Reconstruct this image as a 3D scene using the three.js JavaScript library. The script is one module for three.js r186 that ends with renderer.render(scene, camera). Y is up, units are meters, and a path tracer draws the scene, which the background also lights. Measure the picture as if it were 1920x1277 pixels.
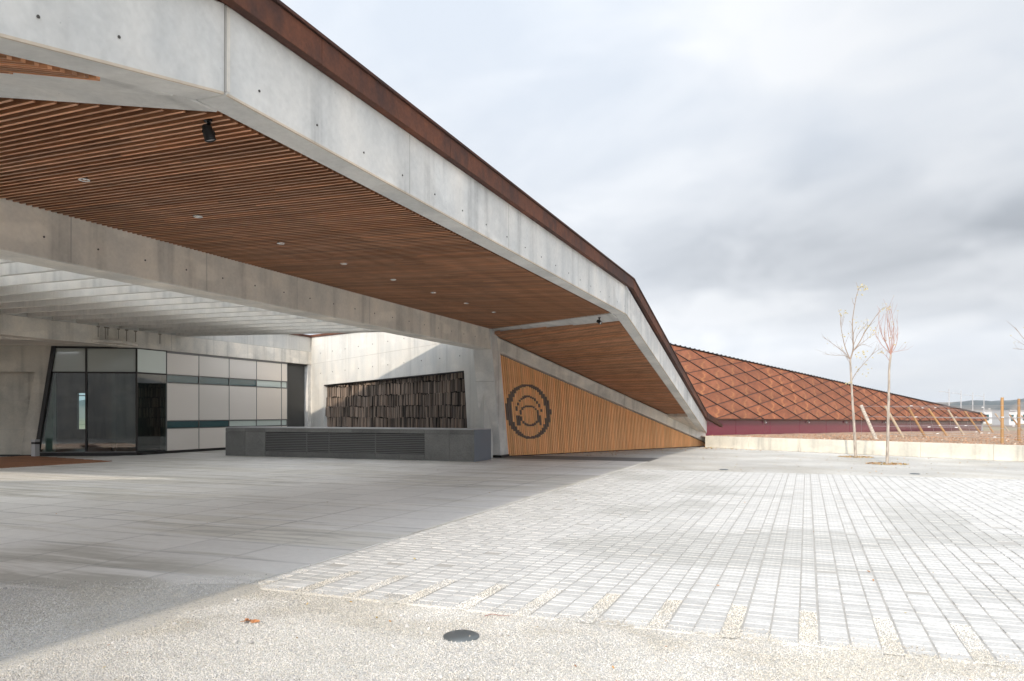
import * as THREE from 'three';
import { mergeGeometries } from 'three/addons/utils/BufferGeometryUtils.js';

// ---------- axes: s runs along the building, l to the left of it, h up; all in metres ----------
const W = (s, l, h) => new THREE.Vector3(-l, h, -s);
const scene = new THREE.Scene();
function rng(seed) { let a = seed >>> 0; return () => { a |= 0; a = a + 0x6D2B79F5 | 0; let t = Math.imul(a ^ a >>> 15, 1 | a); t = t + Math.imul(t ^ t >>> 7, 61 | t) ^ t; return ((t ^ t >>> 14) >>> 0) / 4294967296; }; }
const HT = (() => { const r = rng(77), a = new Float32Array(65536); for (let i = 0; i < 65536; i++) a[i] = r(); return a; })();
const sm = t => t * t * (3 - 2 * t), mix = (a, b, t) => a + (b - a) * t, clamp = (x, a = 0, b = 1) => x < a ? a : x > b ? b : x, step = (a, b, x) => sm(clamp((x - a) / (b - a)));
function vn(x, y, px, py, sd) {   // value noise, period px x py cells
  const fx = Math.floor(x), fy = Math.floor(y), u = sm(x - fx), v = sm(y - fy);
  const x0 = ((fx % px) + px) % px, y0 = ((fy % py) + py) % py, x1 = (x0 + 1) % px, y1 = (y0 + 1) % py;
  const h = (a, b) => HT[(a * 1619 + b * 31337 + sd * 6971 + (a * b) % 251) & 65535];
  return mix(mix(h(x0, y0), h(x1, y0), u), mix(h(x0, y1), h(x1, y1), u), v);
}
function fbm(x, y, px, py, oct, sd) { let a = .5, s = 0, n = 0; for (let o = 0; o < oct; o++) { s += a * vn(x, y, px, py, sd + o * 17); n += a; x *= 2; y *= 2; px *= 2; py *= 2; a *= .5; } return s / n; }

// ---------- camera, sky, sun, exposure ----------
const camera = new THREE.PerspectiveCamera(48.4219, 1920 / 1277, .1, 9000);
camera.position.set(0, 1.6, 0);
camera.rotation.y = 21.2778 * Math.PI / 180;
camera.setViewOffset(1920, 1277, 0, -136.5, 1920, 1277);      // rising lens: level camera, verticals stay upright
camera.updateProjectionMatrix();
scene.add(camera);
const SUN = W(-1, -.06, .53).normalize();                     // towards the sun
{ // broken overcast over the whole sky
  const w = 2048, h = 1024, d = new Float32Array(w * h * 4);
  const az0 = Math.atan2(SUN.z, SUN.x), view = Math.atan2(-Math.cos(.3714), -Math.sin(.3714));
  for (let j = 0; j < h; j++) {
    const el = ((j + .5) / h - .5) * Math.PI, y = Math.sin(el), c = Math.cos(el);
    for (let i = 0; i < w; i++) {
      const az = ((i + .5) / w - .5) * 2 * Math.PI, x = Math.cos(az) * c, z = Math.sin(az) * c;
      const k = 1 / (Math.max(y, 0) + .33), X = x * k * 2.9 + 40, Z = z * k * 2.9 + 40;
      const wx = fbm(X * .7 + 3, Z * .7, 512, 512, 3, 5) - .5;
      let n = fbm(X + wx * 1.6, Z * 1.15 + wx, 512, 512, 7, 9);
      const n2 = fbm(X * 3.6 + wx * 4, Z * 4.2 + wx * 2, 2048, 2048, 5, 19) - .5;
      n = clamp((n - .5) * 1.9 + .5 + n2 * .6);
      const up = step(0, .9, y);
      let da = az - view; da = Math.atan2(Math.sin(da), Math.cos(da));
      const bank = Math.exp(-Math.pow((el - .185) / .085, 2)) * step(-.1, .35, da) * (1 - step(1.3, 2.2, da));       // darker bank of cloud low on the right
      const gap = Math.exp(-Math.pow((el - .082) / .03, 2)) * .12 * step(-.2, .3, da);
      let v = (mix(.615, .755, n) + .06 * step(.12, .5, el)) * (1 - .13 * step(.05, .55, da) * (1 - step(2, 2.8, da))) - .15 * bank * (1.12 - n) + gap * .7;
      const hz = 1 - step(0, .09, el); v = mix(v, .60, hz * .6);
      const sd = Math.max(0, x * SUN.x + y * SUN.y + z * SUN.z);
      v += 1.75 * Math.pow(sd, 3) + 2.4 * Math.pow(sd, 40);                                    // cloud glow round the sun, out of view, strengthened to fill the shade
      const blue = clamp(.04 + .045 * (1 - n) + .05 * up * (1 - n));
      let r = v * (1 - blue), g = v * (1 - blue * .28), b = v * (1 + blue * .75);
      if (y < 0) { const t = step(0, -.08, y); r = mix(r, .32, t); g = mix(g, .30, t); b = mix(b, .27, t); }
      const q = (j * w + i) * 4; d[q] = r; d[q + 1] = g; d[q + 2] = b; d[q + 3] = 1;
    }
  }
  const t = new THREE.DataTexture(d, w, h, THREE.RGBAFormat, THREE.FloatType);
  t.mapping = THREE.EquirectangularReflectionMapping; t.magFilter = t.minFilter = THREE.LinearFilter; t.wrapS = THREE.RepeatWrapping; t.needsUpdate = true;
  scene.background = t; scene.environment = t;
}
const sun = new THREE.DirectionalLight(0xfff0dc, 2.45);
sun.position.copy(SUN).multiplyScalar(80).add(W(18, 6, 0)); sun.target.position.copy(W(18, 6, 0));
sun.castShadow = true; sun.shadow.radius = 2; sun.shadow.mapSize.set(4096, 4096);
Object.assign(sun.shadow.camera, { left: -60, right: 60, top: 60, bottom: -60, near: 1, far: 220 });
scene.add(sun, sun.target);
scene.fog = new THREE.FogExp2(0xc3ccd6, .00012);
const renderer = new THREE.WebGLRenderer({ antialias: true });
renderer.setSize(1024, 681); renderer.toneMapping = THREE.LinearToneMapping; renderer.toneMappingExposure = 1.32;
renderer.shadowMap.enabled = true; renderer.shadowMap.type = THREE.PCFSoftShadowMap;

// ---------- textures (metres per repeat given with each) ----------
const enc = x => { x = clamp(x); return 255 * (x <= .0031308 ? 12.92 * x : 1.055 * Math.pow(x, 1 / 2.4) - .055); };
function tex(w, h, mw, mh, fn) {          // fn(x metres, y metres, i, j) -> [r, g, b, height]
  const c = new Uint8Array(w * h * 4), b = new Uint8Array(w * h * 4);
  for (let j = 0; j < h; j++) for (let i = 0; i < w; i++) {
    const v = fn(i / w * mw, j / h * mh, i, j), q = (j * w + i) * 4;
    c[q] = enc(v[0]); c[q + 1] = enc(v[1]); c[q + 2] = enc(v[2]); c[q + 3] = 255;
    b[q] = b[q + 1] = b[q + 2] = 255 * clamp(v[3]); b[q + 3] = 255;
  }
  const mk = (a, s) => { const t = new THREE.DataTexture(a, w, h); t.wrapS = t.wrapT = THREE.RepeatWrapping; t.magFilter = THREE.LinearFilter; t.minFilter = THREE.LinearMipmapLinearFilter; t.generateMipmaps = true; t.repeat.set(1 / mw, 1 / mh); if (s) t.colorSpace = THREE.SRGBColorSpace; t.needsUpdate = true; return t; };
  return { map: mk(c, true), bumpMap: mk(b, false) };
}
const lin = (r, g, b) => new THREE.Color().setRGB(r, g, b);
const std = (o, t, bs) => { const m = new THREE.MeshStandardMaterial({ roughness: .85, ...o }); if (t) { m.map = t.map; m.bumpMap = t.bumpMap; m.bumpScale = bs; } m.side = THREE.DoubleSide; return m; };

const concreteAt = (sd, kk = 1) => (x, y) => {
  const big = fbm(x * .5, y * .5, 5, 3, 4, sd), mid = fbm(x * 2.2, y * 1.6, 22, 8, 4, sd + 40), fine = fbm(x * 24, y * 24, 240, 120, 3, sd + 80);
  const st = fbm(x * 9, y * .4, 90, 2, 4, sd + 120), st2 = fbm(x * 3.2, y * .4, 32, 2, 3, sd + 160);
  let v = .60 + (big - .5) * .24 + (mid - .5) * .20 + (fine - .5) * .09 - .24 * Math.pow(clamp(st * 1.5 - .35), 2) * step(.40, .66, st2) - .07 * (st2 - .5);
  v += .08 * step(.56, .72, fbm(x * 1.1, y * 2.4, 11, 12, 3, sd + 210));
  v = .60 + (v - .60) * kk;
  const hole = vn(x * 16, y * 16, 160, 80, sd + 300) > .985 && fine > .5 ? 1 : 0;
  v *= 1 - .3 * hole;
  const warm = (mid - .5) * .06 + (big - .5) * .03;
  return [v * (1 + warm), v * .988, v * (.95 - warm), .5 + (fine - .5) * .5 + (mid - .5) * .35 - hole * .4];
};
const T = {
  con: tex(2048, 1024, 10, 5, concreteAt(3)),
  con2: tex(1024, 512, 10, 5, concreteAt(11, .5)),
  rust: tex(1024, 1024, 4, 4, (x, y) => {
    const a = fbm(x * 1.5, y * .75, 6, 3, 5, 400), b = fbm(x * 9, y * 5, 36, 20, 4, 430), c = fbm(x * 40, y * 40, 160, 160, 2, 450);
    const t = clamp((a - .5) * 1.6 + (b - .5) * 1.0 + .45), k = .8 + .4 * c;
    return [mix(.062, .155, t) * k, mix(.026, .052, t) * k, mix(.018, .024, t) * k, c * .6 + b * .4];
  }),
  wood: tex(1024, 256, 4, .5, (x, y) => {
    const g = fbm(x * 1.5, y * 60, 6, 30, 4, 500), f = fbm(x * 8, y * 220, 32, 110, 2, 520), v = .72 + (g - .5) * .75 + (f - .5) * .35;
    return [v, v * .97, v * .93, .5 + (f - .5) * .6 + (g - .5) * .4];
  }),
  soil: tex(1024, 1024, 4, 4, (x, y) => {
    const a = fbm(x * 1, y * 1, 4, 4, 4, 600), b = fbm(x * 10, y * 10, 40, 40, 4, 620), c = fbm(x * 45, y * 45, 180, 180, 2, 640), v = .72 + (a - .5) * .5 + (b - .5) * .8 + (c - .5) * .5;
    return [.46 * v, .29 * v + .015, .195 * v + .01, b * .6 + c * .4];
  }),
  tiles: [0, 1, 2, 3, 4, 5].map(q => tex(256, 256, 1, 1, (x, y) => {      // one rust shingle: drip of lighter rust down the middle
    const a = fbm(x * 5, y * 3, 5, 3, 5, 700 + q * 13), b = fbm(x * 22, y * 9, 22, 9, 3, 720 + q * 7), w1 = (fbm(x * 2, y * 4, 2, 4, 3, 740 + q * 5) - .5) * .5, dk = [.6, .35, .75, .2, .5, .65][q];
    const drip = Math.exp(-Math.pow((x - .5 + w1 * .5) / (.018 + .03 * (1 - y)), 2)) * (1 - step(.5, .95, y)) + .5 * Math.exp(-Math.pow((x - .47 - w1 * 2) / .1, 2)) * (1 - step(.3, .6, y)) * step(.45, .6, a);
    const v = .88 + (a - .5) * .5 + (b - .5) * .3 - .12 * step(.35, .49, Math.max(Math.abs(x - .5), Math.abs(y - .5)));
    return [mix(.255, .44, drip * dk) * v, mix(.090, .195, drip * dk) * v, mix(.044, .08, drip * dk) * v, b];
  })),
};
T.wood2 = tex(512, 256, 4, .5, (x, y) => { const g = fbm(x * 1.5, y * 30, 6, 15, 4, 560), v = .74 + (g - .5) * .26; return [v, v * .985, v * .96, g]; });
T.woodUp = { map: T.wood2.map.clone(), bumpMap: T.wood2.bumpMap.clone() };
for (const k of ['map', 'bumpMap']) { T.woodUp[k].rotation = Math.PI / 2; T.woodUp[k].needsUpdate = true; }
// gravel: cells of small rounded stones
T.gravel = (() => {
  const N = 280, M = 3.6, r = rng(31), px = new Float32Array(N * N), py = new Float32Array(N * N), tv = new Float32Array(N * N), th = new Float32Array(N * N);
  for (let i = 0; i < N * N; i++) { px[i] = r(); py[i] = r(); tv[i] = r(); th[i] = r(); }
  return tex(2048, 2048, M, M, (x, y) => {
    const gx = x / M * N, gy = y / M * N, cx = Math.floor(gx), cy = Math.floor(gy); let d1 = 9, d2 = 9, id = 0;
    for (let a = -1; a < 2; a++) for (let b = -1; b < 2; b++) {
      const ix = (cx + a + N) % N, iy = (cy + b + N) % N, k = iy * N + ix, dx = cx + a + px[k] - gx, dy = cy + b + py[k] - gy, d = dx * dx + dy * dy;
      if (d < d1) { d2 = d1; d1 = d; id = k; } else if (d < d2) d2 = d;
    }
    const e = clamp((Math.sqrt(d2) - Math.sqrt(d1)) * 2.2), t = tv[id], dirt = fbm(x * 1.1, y * 1.1, 4, 4, 4, 800);
    let v = mix(.45, .53 + .17 * Math.pow(t, .8), sm(e)); v *= .88 + .24 * dirt; if (th[id] < .08) v *= .68;
    const w = th[id] > .8 ? .09 : th[id] < .1 ? .0 : .03;
    return [v * (1 + w * .35), v, v * (1 - w * 1.2), sm(e) * (.55 + .45 * th[id])];
  });
})();
T.paver = tex(1024, 1024, 3.1, 3.1, (x, y) => {
  const a = fbm(x * 1, y * 1, 3, 3, 4, 900), b = fbm(x * 14, y * 14, 43, 43, 4, 930), c = fbm(x * 90, y * 90, 279, 279, 2, 950), v = .525 + (a - .5) * .14 + (b - .5) * .16 + (c - .5) * .16;
  return [v, v * .995, v * .975, .5 * c + .5 * b];
});
T.slab = tex(2048, 2048, 24, 24, (xx, yy) => {   // worn slabs: dirt dragged along by tyres, joints blackened in places
  const s = 24 - yy, l = 24 - xx, y = yy, x = xx, w = fbm(x * .25, y * .5, 6, 12, 3, 1000) - .5;
  const a = fbm(x * .5, (y + w * .5) * 4.5, 12, 108, 6, 1010), b = fbm(x * .25 + w, (y + w) * .9, 6, 21, 4, 1040), c = fbm(x * 14, y * 14, 336, 336, 3, 1060), d = fbm(x * .25, y * .25, 6, 6, 3, 1070);
  const a2 = fbm(x * 1.0, (y - w * .3) * 14, 24, 336, 3, 1015), near = 1 - step(5.2, 8.2, s), edge = step(4.9, 6.4, l), grime = step(.47, .66, a * .7 + b * .35 + (d - .5) * .3 + near * .10 * edge - .03);
  const js = Math.abs((((s - 4.07) % .865) + .865) % .865 - .865 * 0), dj = Math.min(js, .865 - js), jl = (((l - 4.87) % 1.06) + 1.06) % 1.06, dl = Math.min(jl, 1.06 - jl);
  const jn = step(.42, .62, fbm(x * .9, y * .9, 21, 21, 3, 1090)), joint = Math.max(Math.exp(-Math.pow(dj / .026, 2)), Math.exp(-Math.pow(dl / .02, 2)) * .8) * (.4 + .6 * jn);
  let v = .725 + (b - .5) * .12 + (c - .5) * .09 + (d - .5) * .08 - .17 * step(.52, .7, a2) * step(.4, .62, b) - .30 * grime * (.38 + .62 * near * edge);
  v *= 1 - .58 * joint;
  const warm = .02 + .05 * grime; return [v * (1 + warm * .3), v * .985, v * (.965 - warm), .5 + (c - .5) * .5 - joint * .3];
});
T.stone = tex(512, 512, 3, 3, (x, y) => { const a = fbm(x * 1, y * 1, 3, 3, 4, 1100), c = fbm(x * 40, y * 40, 120, 120, 3, 1120), v = .095 + (a - .5) * .085 + (c - .5) * .05; return [v, v * 1.005, v * .96, c]; });
T.bark = tex(256, 512, .5, 1, (x, y) => { const a = fbm(x * 20, y * 8, 10, 8, 4, 1200), v = .34 + (a - .5) * .35; return [v, v * .87, v * .74, a]; });
T.land = tex(1024, 1024, 900, 900, (x, y) => {
  const a = vn(x / 90, y / 45, 10, 20, 1300), b = fbm(x / 30, y / 30, 30, 30, 4, 1320), t = clamp(a + (b - .5) * .6);
  const v = .75 + b * .5; return t < .35 ? [.13 * v, .13 * v, .06 * v, b] : t < .62 ? [.30 * v, .25 * v, .16 * v, b] : [.21 * v, .15 * v, .10 * v, b];
});

const M = {
  con: std({ roughness: .8 }, T.con, .004),
  conPale: std({ roughness: .82, color: lin(.97, .965, .945) }, T.con2, .003),
  conFin: std({ roughness: .8, color: lin(1.14, 1.13, 1.11) }, T.con2, .002),
  conWarm: std({ roughness: .82, color: lin(1.14, 1.09, 1.02) }, T.con, .004),
  conDark: std({ roughness: .85, color: lin(.30, .29, .27) }, T.con, .003),
  arris: std({ roughness: .9, color: lin(.93, .80, .66) }, T.con, .004),
  sand: std({ roughness: .95, color: lin(.40, .388, .365) }),
  joint: std({ color: lin(.40, .385, .36) }),
  hole: std({ color: lin(.07, .065, .058) }),
  rust: std({ roughness: .85 }, T.rust, .003),
  rustDark: std({ roughness: .75, color: lin(.55, .5, .5) }, T.rust, .002),
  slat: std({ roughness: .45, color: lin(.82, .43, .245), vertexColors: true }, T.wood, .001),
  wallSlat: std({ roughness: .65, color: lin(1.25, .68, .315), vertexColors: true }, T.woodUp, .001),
  deck: std({ roughness: .7, color: lin(.42, .185, .085), vertexColors: true }, T.wood, .001),
  woodBack: std({ roughness: .9, color: lin(.045, .026, .018) }),
  emblem: std({ roughness: .7, color: lin(.17, .125, .098) }),
  glass: new THREE.MeshPhysicalMaterial({ color: lin(.50, .69, .67), roughness: .015, transmission: 1, thickness: 0, ior: 2.1, side: THREE.DoubleSide }),
  frosted: new THREE.MeshPhysicalMaterial({ color: lin(.97, .98, .98), roughness: 1, transmission: 1, thickness: 0, ior: 1.4, side: THREE.DoubleSide }),
  paleReflectGlass: new THREE.MeshPhysicalMaterial({ color: lin(.34, .37, .345), roughness: .08, clearcoat: 1, clearcoatRoughness: .03, side: THREE.DoubleSide }),
  tealGlass: new THREE.MeshPhysicalMaterial({ color: lin(.055, .115, .125), roughness: .1, clearcoat: 1, clearcoatRoughness: .03, side: THREE.DoubleSide }),
  litGlass: new THREE.MeshPhysicalMaterial({ color: lin(.58, .66, .62), roughness: .1, clearcoat: 1, clearcoatRoughness: .03, side: THREE.DoubleSide }),
  frame: std({ roughness: .45, metalness: .3, color: lin(.17, .17, .17) }),
  frameDark: std({ roughness: .45, metalness: .3, color: lin(.018, .017, .017) }),
  panel: [[.75, .705, .655], [.79, .74, .685], [.74, .70, .65], [.82, .745, .665]].map(c => std({ roughness: .4, metalness: .05, color: lin(...c) })),
  door: std({ roughness: .6, color: lin(.055, .055, .054) }),
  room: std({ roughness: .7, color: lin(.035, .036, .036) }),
  stone: [1.5, 1.35, 1.68].map(k => std({ roughness: .55, color: lin(k, k, k) }, T.stone, .001)),
  steelBlue: std({ roughness: .5, metalness: .3, color: lin(.15, .175, .21) }),
  steelDark: std({ roughness: .45, metalness: .5, color: lin(.14, .155, .16) }),
  louvre: std({ roughness: .55, metalness: .1, color: lin(.19, .19, .185) }),
  conLeft: std({ roughness: .85, color: lin(.78, .75, .69) }, T.con, .004),
  bed: std({ color: lin(.16, .155, .15) }),
  black: std({ roughness: .9, color: lin(.008, .008, .008) }),
  blackMetal: std({ roughness: .4, metalness: .4, color: lin(.02, .021, .023) }),
  chrome: std({ roughness: .22, metalness: .9, color: lin(.85, .85, .83) }),
  white: std({ roughness: .4, color: lin(.8, .8, .78) }),
  shed: std({ roughness: .6, color: lin(.50, .51, .52) }),
  lightGrey: std({ roughness: .5, color: lin(.40, .40, .41) }),
  gravel: std({ roughness: .95, vertexColors: true }, T.gravel, .005),
  pebble: std({ roughness: .9 }),
  paver: [1, .95, 1.05, .98, .92, 1.02].map(k => std({ roughness: .9, color: lin(k, k, k * .995) }, T.paver, .004)),
  slab: [1, .955, 1.03].map(k => std({ roughness: .5, color: lin(k, k, k) }, T.slab, .001)),
  soil: std({ roughness: .97 }, T.soil, .03),
  clod: std({ roughness: .97 }),
  land: std({ roughness: 1 }, T.land, .01),
  hill: std({ roughness: 1, vertexColors: true }),
  cream: std({ roughness: .85, color: lin(.89, .855, .765) }, T.con, .003),
  shingle: [[1, 1, 1], [.93, .92, .91], [1.07, 1.05, 1.02], [.97, .93, .91], [1.02, 1.03, 1.05], [.9, .9, .91]].map((c, k) => std({ roughness: .95, color: lin(...c) }, T.tiles[k], .003)),
  seam: std({ roughness: .7, color: lin(.055, .026, .02) }),
  magenta: new THREE.MeshPhysicalMaterial({ color: lin(.16, .012, .04), roughness: .25, clearcoat: .6, clearcoatRoughness: .1, side: THREE.DoubleSide }),
  clay: std({ roughness: .36 }),
  bark: std({ roughness: .9 }, T.bark, .004),
  twigRed: std({ roughness: .85, color: lin(.36, .20, .16) }),
  twigGrey: std({ roughness: .85, color: lin(.27, .21, .165) }),
  leaf: new THREE.MeshPhysicalMaterial({ color: lin(.55, .47, .24), roughness: .9, transmission: .35, thickness: 0, side: THREE.DoubleSide }),
  dryLeaf: std({ roughness: .9, color: lin(.34, .17, .085) }),
  post: [[.50, .30, .135], [.54, .44, .33], [.42, .25, .12]].map(c => std({ roughness: .85, color: lin(...c) }, T.woodUp, .002)),
  postGrey: std({ roughness: .9, color: lin(.62, .58, .53) }, T.wood, .002),
  wire: std({ roughness: .5, metalness: .3, color: lin(.36, .36, .37) }),
};

// ---------- geometry helpers ----------
function geo(tris, colors) {               // flat-shaded triangles with uv in metres by the side each face looks to
  const n = tris.length * 3, p = new Float32Array(n * 3), nn = new Float32Array(n * 3), uv = new Float32Array(n * 2);
  const a = new THREE.Vector3(), b = new THREE.Vector3(), m = new THREE.Vector3(), t = new THREE.Vector3();
  tris.forEach((T3, k) => {
    a.subVectors(T3[1], T3[0]); b.subVectors(T3[2], T3[0]); m.crossVectors(a, b).normalize();
    const flat = Math.abs(m.y) > .75; if (!flat) t.set(m.z, 0, -m.x).normalize();
    for (let v = 0; v < 3; v++) {
      const q = T3[v], o = k * 3 + v; p.set([q.x, q.y, q.z], o * 3); nn.set([m.x, m.y, m.z], o * 3);
      uv.set(flat ? [q.x, q.z] : [q.x * t.x + q.z * t.z, q.y], o * 2);
    }
  });
  const g = new THREE.BufferGeometry(); g.setAttribute('position', new THREE.BufferAttribute(p, 3)); g.setAttribute('normal', new THREE.BufferAttribute(nn, 3)); g.setAttribute('uv', new THREE.BufferAttribute(uv, 2));
  if (colors) { const c = new Float32Array(n * 3); for (let i = 0; i < n; i++) c.set(colors, i * 3); g.setAttribute('color', new THREE.BufferAttribute(c, 3)); }
  return g;
}
const FACES = [[0, 3, 2, 1], [4, 5, 6, 7], [0, 1, 5, 4], [1, 2, 6, 5], [2, 3, 7, 6], [3, 0, 4, 7]];
const EDGES = [[0, 1], [1, 2], [2, 3], [3, 0], [4, 5], [5, 6], [6, 7], [7, 4], [0, 4], [1, 5], [2, 6], [3, 7]];
function hexTris(P, r = 0) {               // eight corners (four below, four above, same order); r chamfers the edges
  const c = new THREE.Vector3(); P.forEach(q => c.add(q)); c.multiplyScalar(1 / 8);
  const out = [], n = new THREE.Vector3(), a = new THREE.Vector3(), b = new THREE.Vector3();
  const tri = (x, y, z) => { a.subVectors(y, x); b.subVectors(z, x); n.crossVectors(a, b); if (n.lengthSq() < 1e-16) return; const d = n.dot(x.clone().add(y).add(z).multiplyScalar(1 / 3).sub(c)); out.push(d < 0 ? [x, z, y] : [x, y, z]); };
  const quad = (w, x, y, z) => { tri(w, x, y); tri(w, y, z); };
  if (!r) { for (const f of FACES) quad(...f.map(i => P[i])); return out; }
  const ins = FACES.map(f => f.map((v, k) => { const q = P[v].clone(); for (const o of [f[(k + 1) % 4], f[(k + 3) % 4]]) q.addScaledVector(P[o].clone().sub(P[v]).normalize(), r); return q; }));
  ins.forEach(q => quad(...q));
  for (const [i, j] of EDGES) { const fs = FACES.map((f, k) => k).filter(k => FACES[k].includes(i) && FACES[k].includes(j)), g = (k, v) => ins[k][FACES[k].indexOf(v)]; quad(g(fs[0], i), g(fs[0], j), g(fs[1], j), g(fs[1], i)); }
  for (let v = 0; v < 8; v++) { const fs = FACES.map((f, k) => k).filter(k => FACES[k].includes(v)); tri(...fs.map(k => ins[k][FACES[k].indexOf(v)])); }
  return out;
}
const hex = (P, r, col) => geo(hexTris(P, r), col);
const box = (s0, s1, l0, l1, h0, h1, r, col) => hex([W(s0, l0, h0), W(s1, l0, h0), W(s1, l1, h0), W(s0, l1, h0), W(s0, l0, h1), W(s1, l0, h1), W(s1, l1, h1), W(s0, l1, h1)], r, col);
// bar with four corners at each end: a box swept along a vertical plane curve
const bar = (A, B, r, col) => hex([A[0], A[1], B[1], B[0], A[3], A[2], B[2], B[3]], r, col);
function polyTris(bottom, top) {           // prism between two outlines (convex)
  const c = new THREE.Vector3(), out = []; [...bottom, ...top].forEach(q => c.add(q)); c.multiplyScalar(1 / (bottom.length * 2));
  const n = new THREE.Vector3(), tri = (x, y, z) => { n.crossVectors(y.clone().sub(x), z.clone().sub(x)); if (n.lengthSq() < 1e-14) return; out.push(n.dot(x.clone().add(y).add(z).multiplyScalar(1 / 3).sub(c)) < 0 ? [x, z, y] : [x, y, z]); };
  for (let k = 1; k < bottom.length - 1; k++) { tri(bottom[0], bottom[k], bottom[k + 1]); tri(top[0], top[k], top[k + 1]); }
  bottom.forEach((q, k) => { const m = (k + 1) % bottom.length; tri(q, bottom[m], top[m]); tri(q, top[m], top[k]); });
  return out;
}
const slabPoly = (pts, h0, h1) => geo(polyTris(pts.map(([s, l]) => W(s, l, h0)), pts.map(([s, l]) => W(s, l, h1))));
function wallPoly(o, d, n, pts, depth) {   // convex outline (t along, h up) on a vertical wall from o along d, going back by depth along n
  const q = (t, h, k) => W(o[0] + d[0] * t + n[0] * k, o[1] + d[1] * t + n[1] * k, h);
  return geo(polyTris(pts.map(([t, h]) => q(t, h, 0)), pts.map(([t, h]) => q(t, h, depth))));
}
const merge = list => mergeGeometries(list.map(g => { const q = g.index ? g.toNonIndexed() : g; return q; }), false);
function tube(pts, r0, r1, seg = 6, sub = 1) {
  const curve = new THREE.CatmullRomCurve3(pts), n = Math.max(2, (pts.length - 1) * 3 * sub), g = new THREE.TubeGeometry(curve, n, 1, seg, false), p = g.attributes.position, c = new THREE.Vector3(), v = new THREE.Vector3();
  for (let i = 0; i <= n; i++) { curve.getPointAt(i / n, c); const r = mix(r0, r1, i / n); for (let k = 0; k <= seg; k++) { const q = i * (seg + 1) + k; v.fromBufferAttribute(p, q).sub(c).multiplyScalar(r).add(c); p.setXYZ(q, v.x, v.y, v.z); } }
  return g;
}
const names = {};
const numbered = n => { names[n] = (names[n] ?? -1) + 1; return names[n] ? `${n}_${String(names[n]).padStart(3, '0')}` : n; };
const shade = o => o.traverse(m => { if (m.isMesh) { m.castShadow = m.receiveShadow = true; } });
function thing(name, label, category, pos, group) {
  const o = new THREE.Group(); o.name = numbered(name); if (pos) o.position.copy(pos); o.userData = { label, category }; if (group) o.userData.group = group; scene.add(o); return o;
}
function part(name, g, mat, parent, label) {      // g in world metres; moved into the parent's axes
  const m = new THREE.Mesh(g, mat); m.name = name;
  let p = parent; const off = new THREE.Vector3(); while (p && p !== scene) { off.add(p.position); p = p.parent; }
  if (off.lengthSq()) g.translate(-off.x, -off.y, -off.z);
  m.castShadow = m.receiveShadow = true; if (label) m.userData.label = label; parent.add(m); return m;
}
function sub(name, parent) { const o = new THREE.Group(); o.name = name; parent.add(o); return o; }
function struct(name, g, mat, kind = 'structure') { const m = new THREE.Mesh(g, mat); m.name = numbered(name); m.userData.kind = kind; m.castShadow = m.receiveShadow = true; scene.add(m); return m; }
function disc(r, h, seg, at, r2 = r) { const g = new THREE.CylinderGeometry(r2, r, h, seg); g.translate(at.x, at.y + h / 2, at.z); return g; }
// ---------- the setting ----------
const soilH = (s, l) => .5 - .0109 * Math.max(0, s - 36) + .06 * (fbm(s * .8 + 50, l * .8 + 90, 512, 512, 3, 61) - .5);
{ // land to the horizon, sinking gently away from the court; hills beyond
  const R = [0, 30, 60, 95, 130, 180, 260, 400, 600, 900, 1300, 1800], A = 160, tris = [];
  const at = (r, k) => { const a = k / A * 2 * Math.PI, x = Math.cos(a) * r, z = Math.sin(a) * r; return new THREE.Vector3(x, r < 61 ? -.35 : -.35 - .0062 * (Math.min(r, 1300) - 60) + (r > 130 ? 1.2 * (fbm(x * .004 + 60, z * .004 + 60, 512, 512, 3, 44) - .5) : 0), z); };
  for (let i = 0; i < R.length - 1; i++) for (let k = 0; k < A; k++) { const a = at(R[i], k), b = at(R[i + 1], k), c = at(R[i + 1], k + 1), d = at(R[i], k + 1); tris.push([a, c, b]); if (i) tris.push([a, d, c]); }
  struct('land', geo(tris), M.land);
  const ht = [], col = [], HR = [1650, 1850, 2050, 2250, 2500, 2800, 3200, 3700, 4400];
  const hp = (r, k) => { const a = k / 1400 * 2 * Math.PI, x = Math.cos(a) * r, z = Math.sin(a) * r, up = step(1650, 2600, r), n = fbm(x * .0016 + 200, z * .0016 + 200, 4096, 4096, 4, 71), m = fbm(x * .014 + 90, z * .014 + 90, 4096, 4096, 4, 75); return new THREE.Vector3(x, -9 + up * (16 + 52 * n * (1 - .35 * step(2600, 4400, r))) + up * 22 * (m - .25), z); };
  const hc = v => { const f = fbm(v.x * .012 + 300, v.z * .012 + 300, 4096, 4096, 4, 81), g = step(.42, .50, f + (v.y - 14) * .004); return [mix(.17, .018, g), mix(.135, .028, g), mix(.10, .022, g)]; };
  for (let i = 0; i < HR.length - 1; i++) for (let k = 0; k < 1400; k++) { const a = hp(HR[i], k), b = hp(HR[i + 1], k), c = hp(HR[i + 1], k + 1), d = hp(HR[i], k + 1); for (const t of [[a, c, b], [a, d, c]]) { ht.push(t); for (const v of t) col.push(...hc(v)); } }
  const g = geo(ht); g.setAttribute('color', new THREE.BufferAttribute(new Float32Array(col), 3)); struct('hills', g, M.hill);
}
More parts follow.
